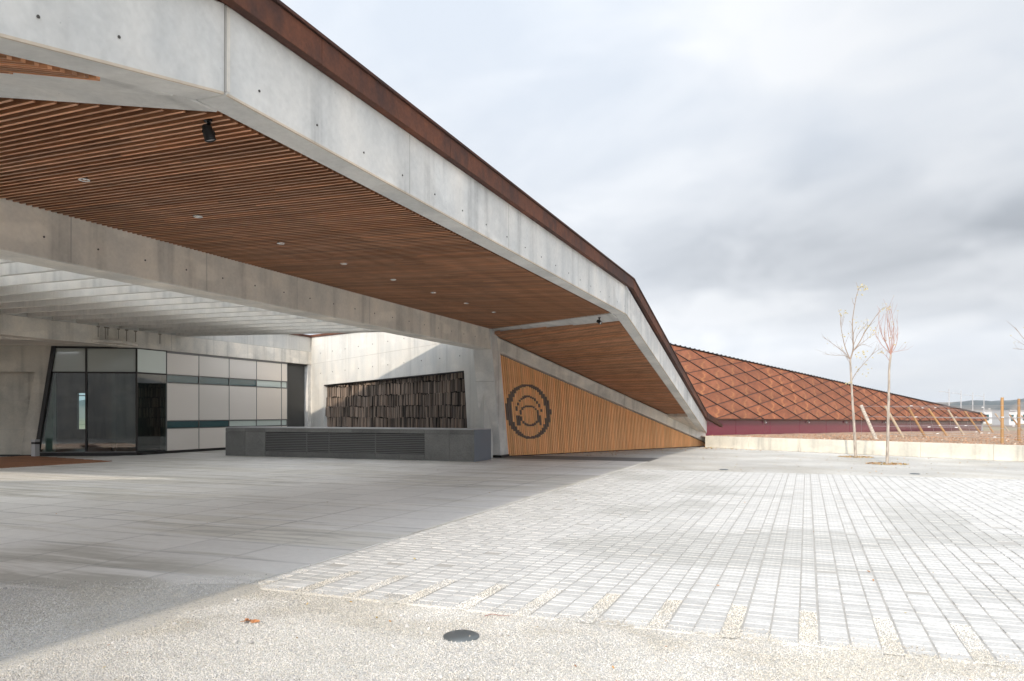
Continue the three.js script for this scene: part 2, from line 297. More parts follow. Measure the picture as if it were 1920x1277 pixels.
function sheet(fn, ns, nl, s0, s1, l0, l1, tint) {   // grid over (s, l): fn -> height
  const tris = [], col = [], p = (i, k) => { const s = mix(s0, s1, i / ns), l = mix(l0, l1, k / nl); return W(s, l, fn(s, l)); };
  for (let i = 0; i < ns; i++) for (let k = 0; k < nl; k++) { const a = p(i, k), b = p(i + 1, k), c = p(i + 1, k + 1), d = p(i, k + 1); for (const t of [[a, b, c], [a, c, d]]) { tris.push(t); if (tint) for (const v of t) col.push(...tint(-v.z, -v.x)); } }
  const g = geo(tris); if (tint) g.setAttribute('color', new THREE.BufferAttribute(new Float32Array(col), 3)); return g;
}
const gravelTint = (s, l) => { const a = fbm(s * .7 + 100, l * .7 + 100, 1024, 1024, 4, 91), b = step(.52, .66, fbm(s * 1.6 + 40, l * 1.1 + 40, 1024, 1024, 3, 95)), v = .77 + .50 * a - .11 * b; return [v * (1.01 + .02 * b), v * 1.0, v * (.985 - .04 * b)]; };
const gravelH = (s, l) => s < 5.5 && Math.abs(l) < 10 ? .02 * step(5.5, 5.0, s) * (fbm(s * 5 + 20, l * 5 + 20, 512, 512, 3, 99) - .5) : 0;
struct('gravel_ground', merge([
  sheet(gravelH, 130, 160, 1.5, 8, -6, 10, gravelTint), sheet(() => 0, 40, 70, 8, 37, -30, 40, gravelTint), sheet(() => 0, 20, 30, 1.5, 8, 10, 40, gravelTint), sheet(() => 0, 20, 30, 1.5, 8, -30, -6, gravelTint), sheet(() => 0, 12, 30, -40, 1.5, -30, 40, gravelTint)]), M.gravel);
// loose stones where the camera can tell them apart, and the tongue of gravel that runs over the slabs
const edgeS = l => 5.62 - .5 * Math.max(0, l - 4.9) + .12 * (fbm(l * 3 + 30, 7, 512, 512, 3, 107) - .5) * 2;   // where the gravel stops
{
  const pts = []; for (let l = 4.5; l <= 11; l += .1) pts.push(l);
  const tris = [], col = [], up = l => mix(-.006, .02, step(4.5, 4.84, l));
  for (let k = 0; k < pts.length - 1; k++) { const a = pts[k], b = pts[k + 1], ha = up(a), hb = up(b), q = [W(1.6, a, ha), W(edgeS(a) - .12, a, ha + .003), W(edgeS(a), a, Math.min(ha, .0125)), W(1.6, b, hb), W(edgeS(b) - .12, b, hb + .003), W(edgeS(b), b, Math.min(hb, .0125))];
    for (const t of [[q[0], q[1], q[4]], [q[0], q[4], q[3]], [q[1], q[2], q[5]], [q[1], q[5], q[4]]]) { tris.push(t); for (const v of t) col.push(...gravelTint(-v.z, -v.x)); } }
  const g = geo(tris); g.setAttribute('color', new THREE.BufferAttribute(new Float32Array(col), 3)); struct('gravel_spill', g, M.gravel);
}
const overS = l => 5.585 + .42 * Math.max(0, fbm(l * 3.4 + 60, 3, 512, 512, 5, 109) - .50);   // gravel kicked over the first pavers
{
  const tris = [], col = []; for (let l = -8; l < 4.7; l += .03) { const a = l, b = l + .03, q = [W(5.57, a, -.003), W(Math.max(5.585, overS(a) - .03), a, .0125), W(overS(a), a, .005), W(5.57, b, -.003), W(Math.max(5.585, overS(b) - .03), b, .0125), W(overS(b), b, .005)];
    for (const t of [[q[0], q[1], q[4]], [q[0], q[4], q[3]], [q[1], q[2], q[5]], [q[1], q[5], q[4]]]) { tris.push(t); for (const v of t) col.push(...gravelTint(-v.z, -v.x)); } }
  for (let k = -16; k <= 8; k++) { const l0 = -.01 + .53 * k - .064, l1 = l0 + .128; for (let s = 5.57; s < 6.5; s += .12) for (const t of [[[s, l0], [s + .12, l0], [s + .12, l1]], [[s, l0], [s + .12, l1], [s, l1]]]) { const v = t.map(([a, b]) => W(Math.min(a, 6.51), b, .0052)); tris.push(v); for (const q of v) col.push(...gravelTint(-q.z, -q.x)); } }
  const g = geo(tris); g.setAttribute('color', new THREE.BufferAttribute(new Float32Array(col), 3)); struct('gravel_spill', g, M.gravel);
}
function scatter(name, base, mat, list, label, category) {     // list of [matrix, color]
  const im = new THREE.InstancedMesh(base, mat, list.length); list.forEach(([m, c], i) => { im.setMatrixAt(i, m); im.setColorAt(i, c); });
  im.name = name; im.userData.kind = 'stuff'; if (label) im.userData.label = label; if (category) im.userData.category = category; im.castShadow = im.receiveShadow = true; return im;
}
const mtx = (v, e, sx, sy, sz) => new THREE.Matrix4().compose(v, new THREE.Quaternion().setFromEuler(e), new THREE.Vector3(sx, sy, sz));
const PER = .53, GUT0 = -.01;                              // paver strips: two rows of pavers, then a gutter of small ones
const inGutter = l => { const q = ((l - GUT0 + PER / 2) % PER + PER) % PER - PER / 2; return Math.abs(q) < .062; };
{
  const r = rng(11), list = [], g = new THREE.IcosahedronGeometry(1, 0), c = new THREE.Color();
  for (let n = 0; n < 260000; n++) {
    const s = 3.0 + 4.2 * Math.pow(r(), 1.25), l = mix(-1.6, 9.5, r()); const u = s * .9318 + l * .3629, x = s * .3629 - l * .9318; if (u < 3.6 || Math.abs(x / u) > .71) continue;
    let h = gravelH(s, l), gl = 1; const e = edgeS(l);
    if (l > 4.86) { if (s > e + .5 * Math.pow(r(), 4)) continue; h = s < e - .1 ? .021 : .013; }
    else if (s > 5.58) { if (inGutter(l)) { if (s > 6.5 + .08 * r()) continue; h = .006; gl = 1.16; } else { if (s > overS(l) + .3 * Math.pow(r(), 3.5)) continue; h = s < overS(l) ? .0125 : .0095; } }
    const k = .0026 + .0038 * Math.pow(r(), 2), t = r(), v = gl * (.40 + .24 * r()) * (t < .06 ? .6 : 1), w = r();
    const tt = gravelTint(s, l); c.setRGB(v * (1 + .06 * w) * tt[0], v * tt[1], v * (1 - .1 * w) * tt[2]); list.push([mtx(W(s, l, h + k * .35), new THREE.Euler(r() * 6, r() * 6, r() * 6), k * 1.2, k * .8, k), c.clone()]);
  }
  for (let n = 0; n < 260; n++) { const s = 3.2 + 2.2 * r(), l = mix(-1.6, 8, r()), k = .009 + .011 * Math.pow(r(), 2), v = .36 + .25 * r(); if (l > 4.8 && s > edgeS(l)) continue; c.setRGB(v, v * .97, v * .93); list.push([mtx(W(s, l, (l > 4.86 ? .02 : 0) + k * .3), new THREE.Euler(r() * 6, r() * 6, r() * 6), k * 1.2, k * .7, k), c.clone()]); }
  scene.add(scatter('pebbles', g, M.pebble, list, 'pale loose gravel stones strewn over the front of the court', 'gravel'));
}
// ---------- paving ----------
{ // grey slabs under the canopy: nearest 300 singly, the rest joined
  const floor = new THREE.Group(); floor.name = 'paved_floor'; floor.userData.kind = 'structure'; scene.add(floor);
  const r = rng(21), cells = [], LP = 1.06, SP = .865, S0 = 4.07;
  for (let i = 0; i < 27; i++) for (let k = 0; k < 22; k++) { const s = S0 + i * SP, l = 4.87 + k * LP; if (l > 23.4 && s > 14) continue; if (i > 23 && l < 11.2) continue; const cs = s + .4, cl = l + .5, u = cs * .9318 + cl * .3629, x = cs * .3629 - cl * .9318; cells.push([s, l, Math.hypot(cs, cl) + (Math.abs(x / u) > .76 ? 900 : 0)]); }
  cells.sort((a, b) => a[2] - b[2]); const far = [];
  cells.forEach(([s, l], n) => { const g = box(s, s + SP - .006, l, Math.min(l + LP - .006, 24.2), -.05, .012 + (r() - .5) * .0016, .003); if (n < 300) part('slab', g, M.slab[r() * 3 | 0], floor); else far.push(g); });
  const f = part('slab_field', merge(far), M.slab[0], floor); f.userData.kind = 'stuff';
  part('joint_bed', box(4.1, 27, 4.875, 24.1, -.06, .0035), M.bed, floor);
}
{ // white-grey pavers in strips in front
  const field = new THREE.Group(); field.name = 'paver_field'; field.userData.kind = 'structure'; scene.add(field);
  part('joint_sand', box(5.6, 21.45, -9.7, 4.84, -.06, .0025), M.sand, field);
  const r = rng(22), all = [], RP = .135;
  for (let k = -18; k <= 8; k++) { const lg = GUT0 + PER * k;
    for (let i = 0; i < 117; i++) { const s = 5.6 + i * RP; for (const off of [.070, .266]) all.push([s, lg + off, .186, .119, i]); if (s > 6.5) all.push([s, lg - .062, .122, .119, i]); } }
  for (let i = 0; i < 117; i++) all.push([5.6 + i * RP, 4.70, .12, .119, i]);
  const h8 = [0, 1, 2, 3, 4, 5, 6, 7].map(q => new THREE.Vector3([-.5, .5, .5, -.5][q % 4], q < 4 ? 0 : 1, [-.5, -.5, .5, .5][q % 4]));
  const mk = (w, d) => { const g = hex(h8.map(v => new THREE.Vector3(v.x * w, v.y * .05 - .0405, v.z * d)), .004); return g; };
  const shapes = { .186: mk(.184, .118), .122: mk(.122, .117), .12: mk(.12, .118) };
  // each shape gets a few different cut-outs of the stone texture
  const cut = {}; for (const w in shapes) cut[w] = [0, 1, 2, 3, 4, 5].map(() => { const g = shapes[w].clone(), a = g.attributes.uv, du = r() * 3, dv = r() * 3; for (let q = 0; q < a.count; q++) a.setXY(q, a.getX(q) + du, a.getY(q) + dv); return g; });
  all.forEach(a => { const cl = a[1] + a[2] / 2, u = a[0] * .9318 + cl * .3629, x = a[0] * .3629 - cl * .9318; a.d = Math.hypot(a[0], cl) + (Math.abs(x / u) > .69 ? 900 : 0); });
  all.sort((p, q) => p.d - q.d);
  const rest = { .186: [], .122: [], .12: [] }, c = new THREE.Color();
  all.forEach((a, n) => {
    if (r() < .012) return;
    const [s, l, w] = a, at = W(s + .06, l + w / 2, (r() - .5) * .007), ry = (r() - .5) * .045, dirt = step(.5, .68, fbm(s * .55 + 200, l * .55 + 200, 1024, 1024, 4, 131));
    if (n < 300) { const m = part('paver', cut[w][r() * 6 | 0], M.paver[r() * 6 | 0], field); m.position.copy(at); m.rotation.set((r() - .5) * .02, ry, (r() - .5) * .02); }
    else { const v = (.91 + .15 * r()) * (1 - .17 * dirt); c.setRGB(v, v, v * (1 - .015 * dirt)); rest[w].push([mtx(at, new THREE.Euler((r() - .5) * .02, ry, (r() - .5) * .02), 1, 1, 1), c.clone()]); }
  });
  for (const w in rest) field.add(scatter(w === '0.186' ? 'pavers' : 'small_pavers', shapes[w], M.paver[0], rest[w]));
}
{ // timber deck by the entrance
  const d = thing('timber_deck', 'reddish timber deck laid flush in the paving outside the glazed entrance', 'deck', W(17, 23, 0)), r = rng(23);
  const A = [18.4, 21.33], sl = (A[0] - 15.0) / (21.69 - A[0]), e0 = l => 18.4 - 9.2 * (l - 21.33), e1 = l => 18.4 + .212 * (l - 21.33);
  for (let s = 8; s < 19.6; s += .124) { const l0 = Math.max(s < 18.4 ? 21.33 + (18.4 - s) / 9.2 : 21.33 + (s - 18.4) / .212, 21.35), v = .75 + .4 * r(); if (l0 < 27) part('board', hex([W(s, l0, .0), W(s + .118, l0, .0), W(s + .118, 27, .0), W(s, 27, .0), W(s, l0, .03), W(s + .118, l0, .03), W(s + .118, 27, .03), W(s, 27, .03)], .003, [v, v * (.95 + .1 * r()), v]), M.deck, d); }
}
// ---------- the main building ----------
const B = thing('winery_building', 'folded concrete building with rust roof edge, slatted timber ceilings and glazed entrance', 'building', W(12.5, 12, 0));
const slope = s => s > 20 ? (s - 20) : s < 5 ? (5 - s) : 0;
{ // outer beam: one level length and a leg down to the ground at each end
  const sec = (s, l0 = 4.5, l1 = 4.82) => { const k = slope(s), hb = 4.25 - .2075 * k, ht = 5.005 - .2185 * k; return [W(s, l0, hb), W(s, l1, hb), W(s, l1, ht), W(s, l0, ht)]; };
  part('edge_beam', bar(sec(5.006), sec(19.997), .012), M.con, B);
  part('edge_beam', bar(sec(20.003), sec(37.45), .012), M.con, B);
  part('edge_beam', bar(sec(-12.5), sec(4.994), .012), M.con, B);
  part('beam_seam', box(4.994, 5.008, 4.497, 4.51, 4.27, 4.985), M.joint, B);
  part('beam_seam', box(5.014, 5.05, 4.496, 4.51, 4.28, 4.985, .002), M.conWarm, B);
  for (const s of [8.12, 11.4, 15.4]) part('formwork_joint', box(s, s + .006, 4.4975, 4.5, 4.27, 4.985), M.joint, B);
  const tie = []; for (let s = 5.41; s < 19.8; s += .845) tie.push([s, 4.44]); tie.push([3.35, 4.09], [3.95, 4.24]);
  for (const [s, h] of tie) { const g = new THREE.CylinderGeometry(.009, .012, .008, 10); g.rotateZ(Math.PI / 2); const p = W(s, 4.497, h); g.translate(p.x, p.y, p.z); part('tie_hole', g, M.hole, B); }
  for (const [a, b] of [[-12.4, 4.98], [5.02, 19.98], [20.02, 37.3]]) { const e = s => { const k = slope(s), h = 4.25 - .2075 * k; return [W(s, 4.4985, h - .0015), W(s, 4.52, h - .0015), W(s, 4.52, h + .012), W(s, 4.4985, h + .018)]; }; part('worn_edge', bar(e(a), e(b)), M.arris, B); }
  // rust edge: face, dark underside behind it, thin lip on top; sheets about three metres long
  const cuts = [4.9, 6.2, 9.05, 11.9, 14.8, 17.6, 20.45], rs = (s, l0, l1, a, b) => { const k = s > 20.45 ? (s - 20.45) * .2235 : s < 4.9 ? (4.9 - s) * .2235 : 0; return [W(s, l0, a - k), W(s, l1, a - k), W(s, l1, b - k), W(s, l0, b - k)]; };
  const run = [-12, -8, -4, 0, ...cuts, 23.4, 26.4, 29.4, 32.6, 36.6];
  for (let i = 0; i < run.length - 1; i++) part('roof_edge', bar(rs(run[i] + .002, 4.4, 4.5, 4.995, 5.25), rs(run[i + 1] - .002, 4.4, 4.5, 4.995, 5.25), .004), i === 9 || i === 12 ? M.rustDark : M.rust, B);
  for (const [a, b] of [[-12, 4.9], [4.9, 20.45], [20.45, 36.6]]) part('roof_lip', bar(rs(a, 4.375, 4.7, 5.252, 5.285), rs(b, 4.375, 4.7, 5.252, 5.285), .003), M.rustDark, B);
  const t0 = rs(36.6, 4.375, 4.52, 4.98, 5.285), t1 = [W(38.83, 3.9, .91), W(38.9, 4.05, .91), W(38.9, 4.05, 1.03), W(38.83, 3.9, 1.03)];
  part('roof_edge', bar(t0, t1, .004), M.rustDark, B, 'pointed tail of the rust roof edge above the low wall');
  // roof sheets above the ceilings
  { const o = [[5, 4.52, 0], [20, 4.52, 0], [24.75, 10.92, .42], [2, 10.92, .42]]; part('roof', geo(polyTris(o.map(p => W(p[0], p[1], 4.99 + p[2])), o.map(p => W(p[0], p[1], 5.2 + p[2])))), M.rust, B); }
  const wing = (f, n) => { const q = (s, l, h) => W(f(s), l, h); part('roof', geo(polyTris([q(20.1, 4.84, 4.95), q(24.6, 10.9, 4.98), q(25.6, 10.9, 4.95), q(37.3, 4.84, 1.1)], [q(20.1, 4.84, 5.16), q(24.6, 10.9, 5.19), q(25.6, 10.9, 5.16), q(37.3, 4.84, 1.3)])), M.rust, B); };
  wing(s => s); wing(s => 25 - s);
}
{ // inner beam with its tie holes
  part('inner_beam', box(2.2, 24.72, 10.3, 10.9, 3.84, 5.40, .012), M.conWarm, B);
  for (const s of [8.19, 10.95, 13.6, 16.53, 19.2, 21.78]) part('formwork_joint', box(s, s + .012, 10.2975, 10.3, 3.86, 4.98), M.joint, B);
  for (let s = 6.86; s < 24; s += .9) { const g = new THREE.CylinderGeometry(.013, .016, .01, 10); g.rotateZ(Math.PI / 2); const p = W(s, 10.297, 4.155); g.translate(p.x, p.y, p.z); part('tie_hole', g, M.hole, B); }
}
const lean = .222;
{ // leaning pier
  const q = (s, l, h) => W(s - lean * h, l, h);
  part('pier', hex([q(25.27, 10.26, .09), q(26.02, 10.26, .09), q(26.02, 11.0, .09), q(25.27, 11.0, .09), q(25.27, 10.26, 4.98), q(26.02, 10.26, 4.98), q(26.02, 11.0, 4.98), q(25.27, 11.0, 4.98)], .015), M.con, B);
  part('plinth', hex([W(25.25, 10.24, 0), W(26.05, 10.24, 0), W(26.05, 11.0, 0), W(25.25, 11.0, 0), W(25.23, 10.24, .088), W(26.03, 10.24, .088), W(26.03, 11.0, .088), W(25.23, 11.0, .088)], 0), M.frameDark, B);
  part('formwork_joint', hex([q(25.267, 10.27, 2.72), q(25.27, 10.27, 2.72), q(25.27, 10.99, 2.72), q(25.267, 10.99, 2.72), q(25.267, 10.27, 2.735), q(25.27, 10.27, 2.735), q(25.27, 10.99, 2.735), q(25.267, 10.99, 2.735)]), M.joint, B);
  // ribs across the ceiling at both ends
  const rib = (P, low) => part('rib_beam', hex([...P.map(p => W(...p)), ...P.map(p => W(p[0], p[1], 4.97))], .012), M.con, B);
  rib([[19.72, 4.83, 4.25], [20.62, 4.83, 4.16], [25.3, 10.27, 4.44], [24.42, 10.27, 4.53]]);
  rib([[5.28, 4.83, 4.25], [4.80, 4.83, 4.235], [2.25, 10.27, 4.50], [2.8, 10.27, 4.53]]);
  rib([[4.785, 4.83, 4.20], [4.15, 4.83, 4.10], [1.3, 10.27, 4.40], [2.235, 10.27, 4.48]]);
}
// slats with boards of slightly different tone
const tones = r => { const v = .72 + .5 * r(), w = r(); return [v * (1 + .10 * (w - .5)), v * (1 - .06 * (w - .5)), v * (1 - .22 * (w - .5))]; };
function slatBar(r, s0, l0, h0, s1, l1, h1, wd, dp) {
  const n = Math.max(1, Math.round(Math.abs(l1 - l0) / 2.1)), cutsAt = [0]; for (let i = 1; i < n; i++) cutsAt.push((i + (r() - .5) * .7) / n); cutsAt.push(1);
  const list = []; for (let i = 0; i < n; i++) { const a = cutsAt[i], b = cutsAt[i + 1], e = t => { const s = mix(s0, s1, t), l = mix(l0, l1, t), h = mix(h0, h1, t); return [W(s, l, h), W(s + wd, l, h), W(s + wd, l, h + dp), W(s, l, h + dp)]; }; const tn = tones(r), g = bar(e(a), e(b), 0, tn), cc = g.attributes.color, nn = g.attributes.normal; for (let q = 0; q < cc.count; q++) if (Math.abs(nn.getY(q)) < .6) cc.setXYZ(q, tn[0] * .47, tn[1] * .42, tn[2] * .38); list.push(g); }   // side faces darkened in colour to stand in for shade between slats
  return list.length > 1 ? merge(list) : list[0];
}
{
  const C = sub('ceiling', B), r = rng(41), H = l => 4.262 + .051 * (l - 4.82);
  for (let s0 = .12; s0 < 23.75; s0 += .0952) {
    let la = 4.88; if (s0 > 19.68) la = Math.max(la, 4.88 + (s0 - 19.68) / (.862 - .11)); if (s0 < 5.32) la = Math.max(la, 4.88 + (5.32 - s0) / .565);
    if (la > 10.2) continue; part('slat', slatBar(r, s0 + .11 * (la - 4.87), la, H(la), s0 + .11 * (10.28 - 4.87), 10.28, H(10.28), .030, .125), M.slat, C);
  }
  part('backing', geo(polyTris([[5.2, 4.83], [19.7, 4.83], [24.5, 10.29], [2.7, 10.29]].map(([s, l]) => W(s, l, H(l) + .16)), [[5.2, 4.83], [19.7, 4.83], [24.5, 10.29], [2.7, 10.29]].map(([s, l]) => W(s, l, H(l) + .18)))), M.woodBack, C);
  // triangular ceilings of the two wings, falling to the ground
  for (const [f, A, E, D, k, lim] of [[s => s, [20.66, 4.86, 4.15], [24.75, 10.42, 4.40], [36.75, 4.86, .90], .82, 99], [s => 25 - s, [20.85, 4.86, 4.06], [23.6, 10.2, 4.34], [36.7, 4.86, .9], .6, 31]]) {
    const G = sub('wing_ceiling', B);
    const bt = (D[2] - A[2]) / (D[0] - A[0]), al = (E[2] - A[2] - bt * (E[0] - A[0])) / (E[1] - A[1]), hh = (s, l) => A[2] + al * (l - A[1]) + bt * (s - A[0]);
    const m = (D[0] - E[0]) / (D[1] - E[1]), m2 = (E[0] - A[0]) / (E[1] - A[1]), farL = s0 => (s0 - k * A[1] - E[0] + m * E[1]) / (m - k);
    for (let s0 = A[0] - 3; s0 < Math.min(D[0] - .1, lim); s0 += .0952) { let la = A[1]; if (s0 < A[0]) la = A[1] + (A[0] - s0) / (k - m2); const l1 = farL(s0); if (la < A[1] - .01 || l1 - la < .08) continue;
      const sec = l => { const s = s0 + k * (l - A[1]), h = hh(s, l), w = .034; return [W(f(s), l, h), W(f(s + w), l, h + bt * w), W(f(s + w), l, h + bt * w + .1), W(f(s), l, h + .1)]; }; part('slat', bar(sec(la), sec(l1), 0, tones(r)), M.slat, G); }
    const tri = [A, E, D].map(p => [p[0], p[1], hh(p[0], p[1])]); part('backing', geo(polyTris(tri.map(p => W(f(p[0]), p[1], p[2] + .13)), tri.map(p => W(f(p[0]), p[1], p[2] + .15)))), M.woodBack, G);
  }
  // where beam, wing and low wall run together at the far foot
  for (const f of [s => s, s => 25 - s]) part('beam_foot', geo(polyTris([W(f(33.3), 4.815, 1.44), W(f(34.5), 5.95, 1.44), W(f(37.3), 4.7, .6), W(f(37.42), 4.815, .58)], [W(f(33.3), 4.815, 1.75), W(f(34.5), 5.95, 1.75), W(f(37.3), 4.7, 1.0), W(f(37.42), 4.815, 1.0)])), M.conWarm, B);
}
// slatted timber walls under the wings: base line on the ground, leaning with the pier
for (const [f, vis] of [[s => s, true], [s => 25 - s, false]]) {
  const U = [.8946, -.4469], NB = [.4469, .8946], o = [26.02, 10.3], len = 12.93, q = (u, h, n = 0) => W(f(o[0] + U[0] * u + NB[0] * n - lean * 1.03 * h), o[1] + U[1] * u + NB[1] * n, h);
  const hb = u => mix(4.0, .2, (u + .85) / 13.7), ht = u => mix(4.52, .74, (u + .9) / 13.5);
  const beam = [q(-.72, hb(-.72), -.1), q(12.86, hb(12.86), -.1), q(12.86, hb(12.86), .45), q(-.72, hb(-.72), .45), q(-.72, ht(-.72), -.1), q(12.7, ht(12.7), -.1), q(12.7, ht(12.7), .45), q(-.72, ht(-.72), .45)];
  part('low_beam', hex(beam, .01), M.conWarm, B);
  part('low_beam_upstand', hex([q(-.72, ht(-.72) - .1, .16), q(12.5, ht(12.5) - .1, .16), q(12.5, ht(12.5) - .1, .44), q(-.72, ht(-.72) - .1, .44), q(-.72, ht(-.72) + .42, .16), q(12.5, ht(12.5) + .42, .16), q(12.5, ht(12.5) + .42, .44), q(-.72, ht(-.72) + .42, .44)]), M.conWarm, B);
  part('formwork_joint', hex([q(7.3, hb(7.3) + .02, -.103), q(7.312, hb(7.3) + .02, -.103), q(7.312, hb(7.3) + .02, -.1), q(7.3, hb(7.3) + .02, -.1), q(7.3, ht(7.3) - .02, -.103), q(7.312, ht(7.3) - .02, -.103), q(7.312, ht(7.3) - .02, -.1), q(7.3, ht(7.3) - .02, -.1)]), M.joint, B);
  const G = sub('timber_wall', B), r = rng(43), top = u => { let h = hb(u); for (let k = 0; k < 8; k++) h = hb(u - lean * .25 * h * 0); return h - .045; };
  part('backing', geo(polyTris([q(-.02, 0, .15), q(12.9, 0, .15), q(12.9, .2, .15), q(-.55, hb(-.55), .15)], [q(-.02, 0, .17), q(12.9, 0, .17), q(12.9, .2, .17), q(-.55, hb(-.55), .17)])), M.woodBack, G);
  part('base_strip', geo(polyTris([q(0, 0, -.002), q(12.92, 0, -.002), q(12.92, 0, .07), q(0, 0, .07)], [q(0, .028, -.002), q(12.92, .028, -.002), q(12.92, .028, .07), q(0, .028, .07)])), M.frameDark, G);
  part('shadow_gap', geo(polyTris([q(-.7, hb(-.7) - .05, .04), q(12.8, hb(12.8) - .05, .04), q(12.8, hb(12.8) + .1, .04), q(-.7, hb(-.7) + .1, .04)], [q(-.7, hb(-.7) - .05, .07), q(12.8, hb(12.8) - .05, .07), q(12.8, hb(12.8) + .1, .07), q(-.7, hb(-.7) + .1, .07)])), M.frame, G);
  const sp = .0985; let n = 0;
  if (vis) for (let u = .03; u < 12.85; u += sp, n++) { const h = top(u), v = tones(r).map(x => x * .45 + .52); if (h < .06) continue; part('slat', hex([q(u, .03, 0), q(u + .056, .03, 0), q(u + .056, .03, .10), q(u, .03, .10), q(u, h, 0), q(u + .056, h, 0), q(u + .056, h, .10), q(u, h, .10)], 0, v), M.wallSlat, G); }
  if (vis) { // round emblem: short dark inlays on the slats
    const list = [], E = (u, h, cu, ch, a, b) => Math.pow((u - cu) / a, 2) + Math.pow((h - ch) / b, 2);
    const on = (u, h) => {
      const x = u - 1.27, y = h - 1.66, out = E(x, y, 0, 0, 1.16, 1.03) < 1;
      const ringIn = E(x, y, 0, .0, .89, .94) < 1;
      if (out && !ringIn) return true;
      if (!out) return false;
      const a1 = E(x, y, .0, -.25, .72, .86), a1i = E(x, y, .0, -.25, .66, .785); if (a1 < 1 && a1i > 1 && y > .0) return true;
      const a2 = E(x, y, .02, -.15, .52, .40), a2i = E(x, y, .02, -.15, .445, .32); if (a2 < 1 && a2i > 1) return true;
      const bl = Math.abs(Math.abs(x) - .56) < .10 && y > -.52 && y < -.14; return bl && (Math.abs(x) > .5 || y > -.4);
    };
    n = 0; for (let u = .03; u < 2.7; u += sp, n++) { const hs = .034; let run = null; for (let h = .5; h < 2.85; h += hs) { const inn = on(u + .03, h + hs / 2); if (inn && run === null) run = h; if (!inn && run !== null) { const a = run, b = h; list.push(hex([q(u - .001, a, -.006), q(u + .057, a, -.006), q(u + .057, a, .05), q(u - .001, a, .05), q(u - .001, b, -.006), q(u + .057, b, -.006), q(u + .057, b, .05), q(u - .001, b, .05)])); run = null; } } }
    part('emblem', merge(list), M.emblem, G, 'round emblem of dark wooden inlays with two arches inside a ring');
  }
}
{ // rear wall with the panel of stacked clay tiles
  const o = [24.9, 10.97], d = [.5028, .8644], n = [.8644, -.5028], G = sub('rear_wall', B), top = t => mix(5.02, 5.46, t / 14.52);
  const TL = [13.02, 3.0], TR = [.94, 3.175], BL = [13.02, .45], BR = [.66, .45];
  const add = (pts, dep = .4) => part('wall', wallPoly(o, d, n, pts, dep), M.conPale, G);
  add([[-.3, 0], [BR[0], 0], BR, TR, [TR[0], top(TR[0])], [-.3, top(-.3)]]);
  add([TR, TL, [TL[0], top(TL[0])], [TR[0], top(TR[0])]]);
  add([[TL[0], 0], [14.52, 0], [14.52, top(14.52)], [TL[0], top(TL[0])]]);
  add([[BR[0], 0], [TL[0], 0], BL, BR]);
  const at = (t, h, k) => W(o[0] + d[0] * t + n[0] * k, o[1] + d[1] * t + n[1] * k, h);
  part('niche_back', geo(polyTris([at(.5, .4, .3), at(13.2, .4, .3), at(13.2, 3.3, .3), at(.5, 3.3, .3)], [at(.5, .4, .32), at(13.2, .4, .32), at(13.2, 3.3, .32), at(.5, 3.3, .32)])), M.black, G);
  part('niche_trim', hex([at(TR[0], TR[1] - .045, .02), at(TL[0], TL[1] - .03, .02), at(TL[0], TL[1] - .03, .3), at(TR[0], TR[1] - .045, .3), at(TR[0], TR[1] - .002, .02), at(TL[0], TL[1] - .002, .02), at(TL[0], TL[1] - .002, .3), at(TR[0], TR[1] - .002, .3)]), M.frameDark, G);
  const jt = (t, h0, h1) => part('formwork_joint', hex([at(t, h0, -.003), at(t + .014, h0, -.003), at(t + .014, h0, 0), at(t, h0, 0), at(t, h1, -.003), at(t + .014, h1, -.003), at(t + .014, h1, 0), at(t, h1, 0)]), M.joint, G);
  for (const t of [2.06, 4.76, 7.45, 10.26]) jt(t, 3.2, top(t) - .02);
  part('formwork_joint', hex([at(.1, 4.32, -.003), at(14.45, 4.08, -.003), at(14.45, 4.08, 0), at(.1, 4.32, 0), at(.1, 4.334, -.003), at(14.45, 4.094, -.003), at(14.45, 4.094, 0), at(.1, 4.334, 0)]), M.joint, G);
  for (let t = 1.2; t < 14; t += 1.35) for (const h of [3.75, 4.75]) { const g = new THREE.CylinderGeometry(.02, .024, .012, 8); g.rotateX(Math.PI / 2); g.rotateY(Math.atan2(n[1], n[0]) + Math.PI / 2); const p = at(t, h - t * .012, -.002); g.translate(p.x, p.y, p.z); part('tie_hole', g, M.hole, G); }
  part('roof_edge', hex([at(-.2, top(-.2) + .002, -.06), at(14.6, top(14.6) + .002, -.06), at(14.6, top(14.6) + .002, .5), at(-.2, top(-.2) + .002, .5), at(-.2, top(-.2) + .12, -.06), at(14.6, top(14.6) + .12, -.06), at(14.6, top(14.6) + .12, .5), at(-.2, top(-.2) + .12, .5)], .004), M.rust, B);
  // clay tiles: slim half-round tiles standing in rows, each a little off its neighbour
  const r = rng(47), prof = []; for (let k = 0; k <= 6; k++) { const a = Math.PI * k / 6; prof.push([Math.cos(a) * .034, -Math.sin(a) * .05]); }
  const tris = []; const P = (k, h, m = 1) => new THREE.Vector3(prof[k][0] * m, h, prof[k][1] * m);
  for (let k = 0; k < 6; k++) { tris.push([P(k, 0), P(k + 1, 0), P(k + 1, 1, .86)], [P(k, 0), P(k + 1, 1, .86), P(k, 1, .86)]); tris.push([P(k, 1, .86), P(k + 1, 1, .86), new THREE.Vector3(0, 1, 0)]); }
  const g = geo(tris), list = [], c = new THREE.Color(), rot = Math.atan2(-d[0], -d[1]); // local x along the wall
  const rowH = .485; let row = 0;
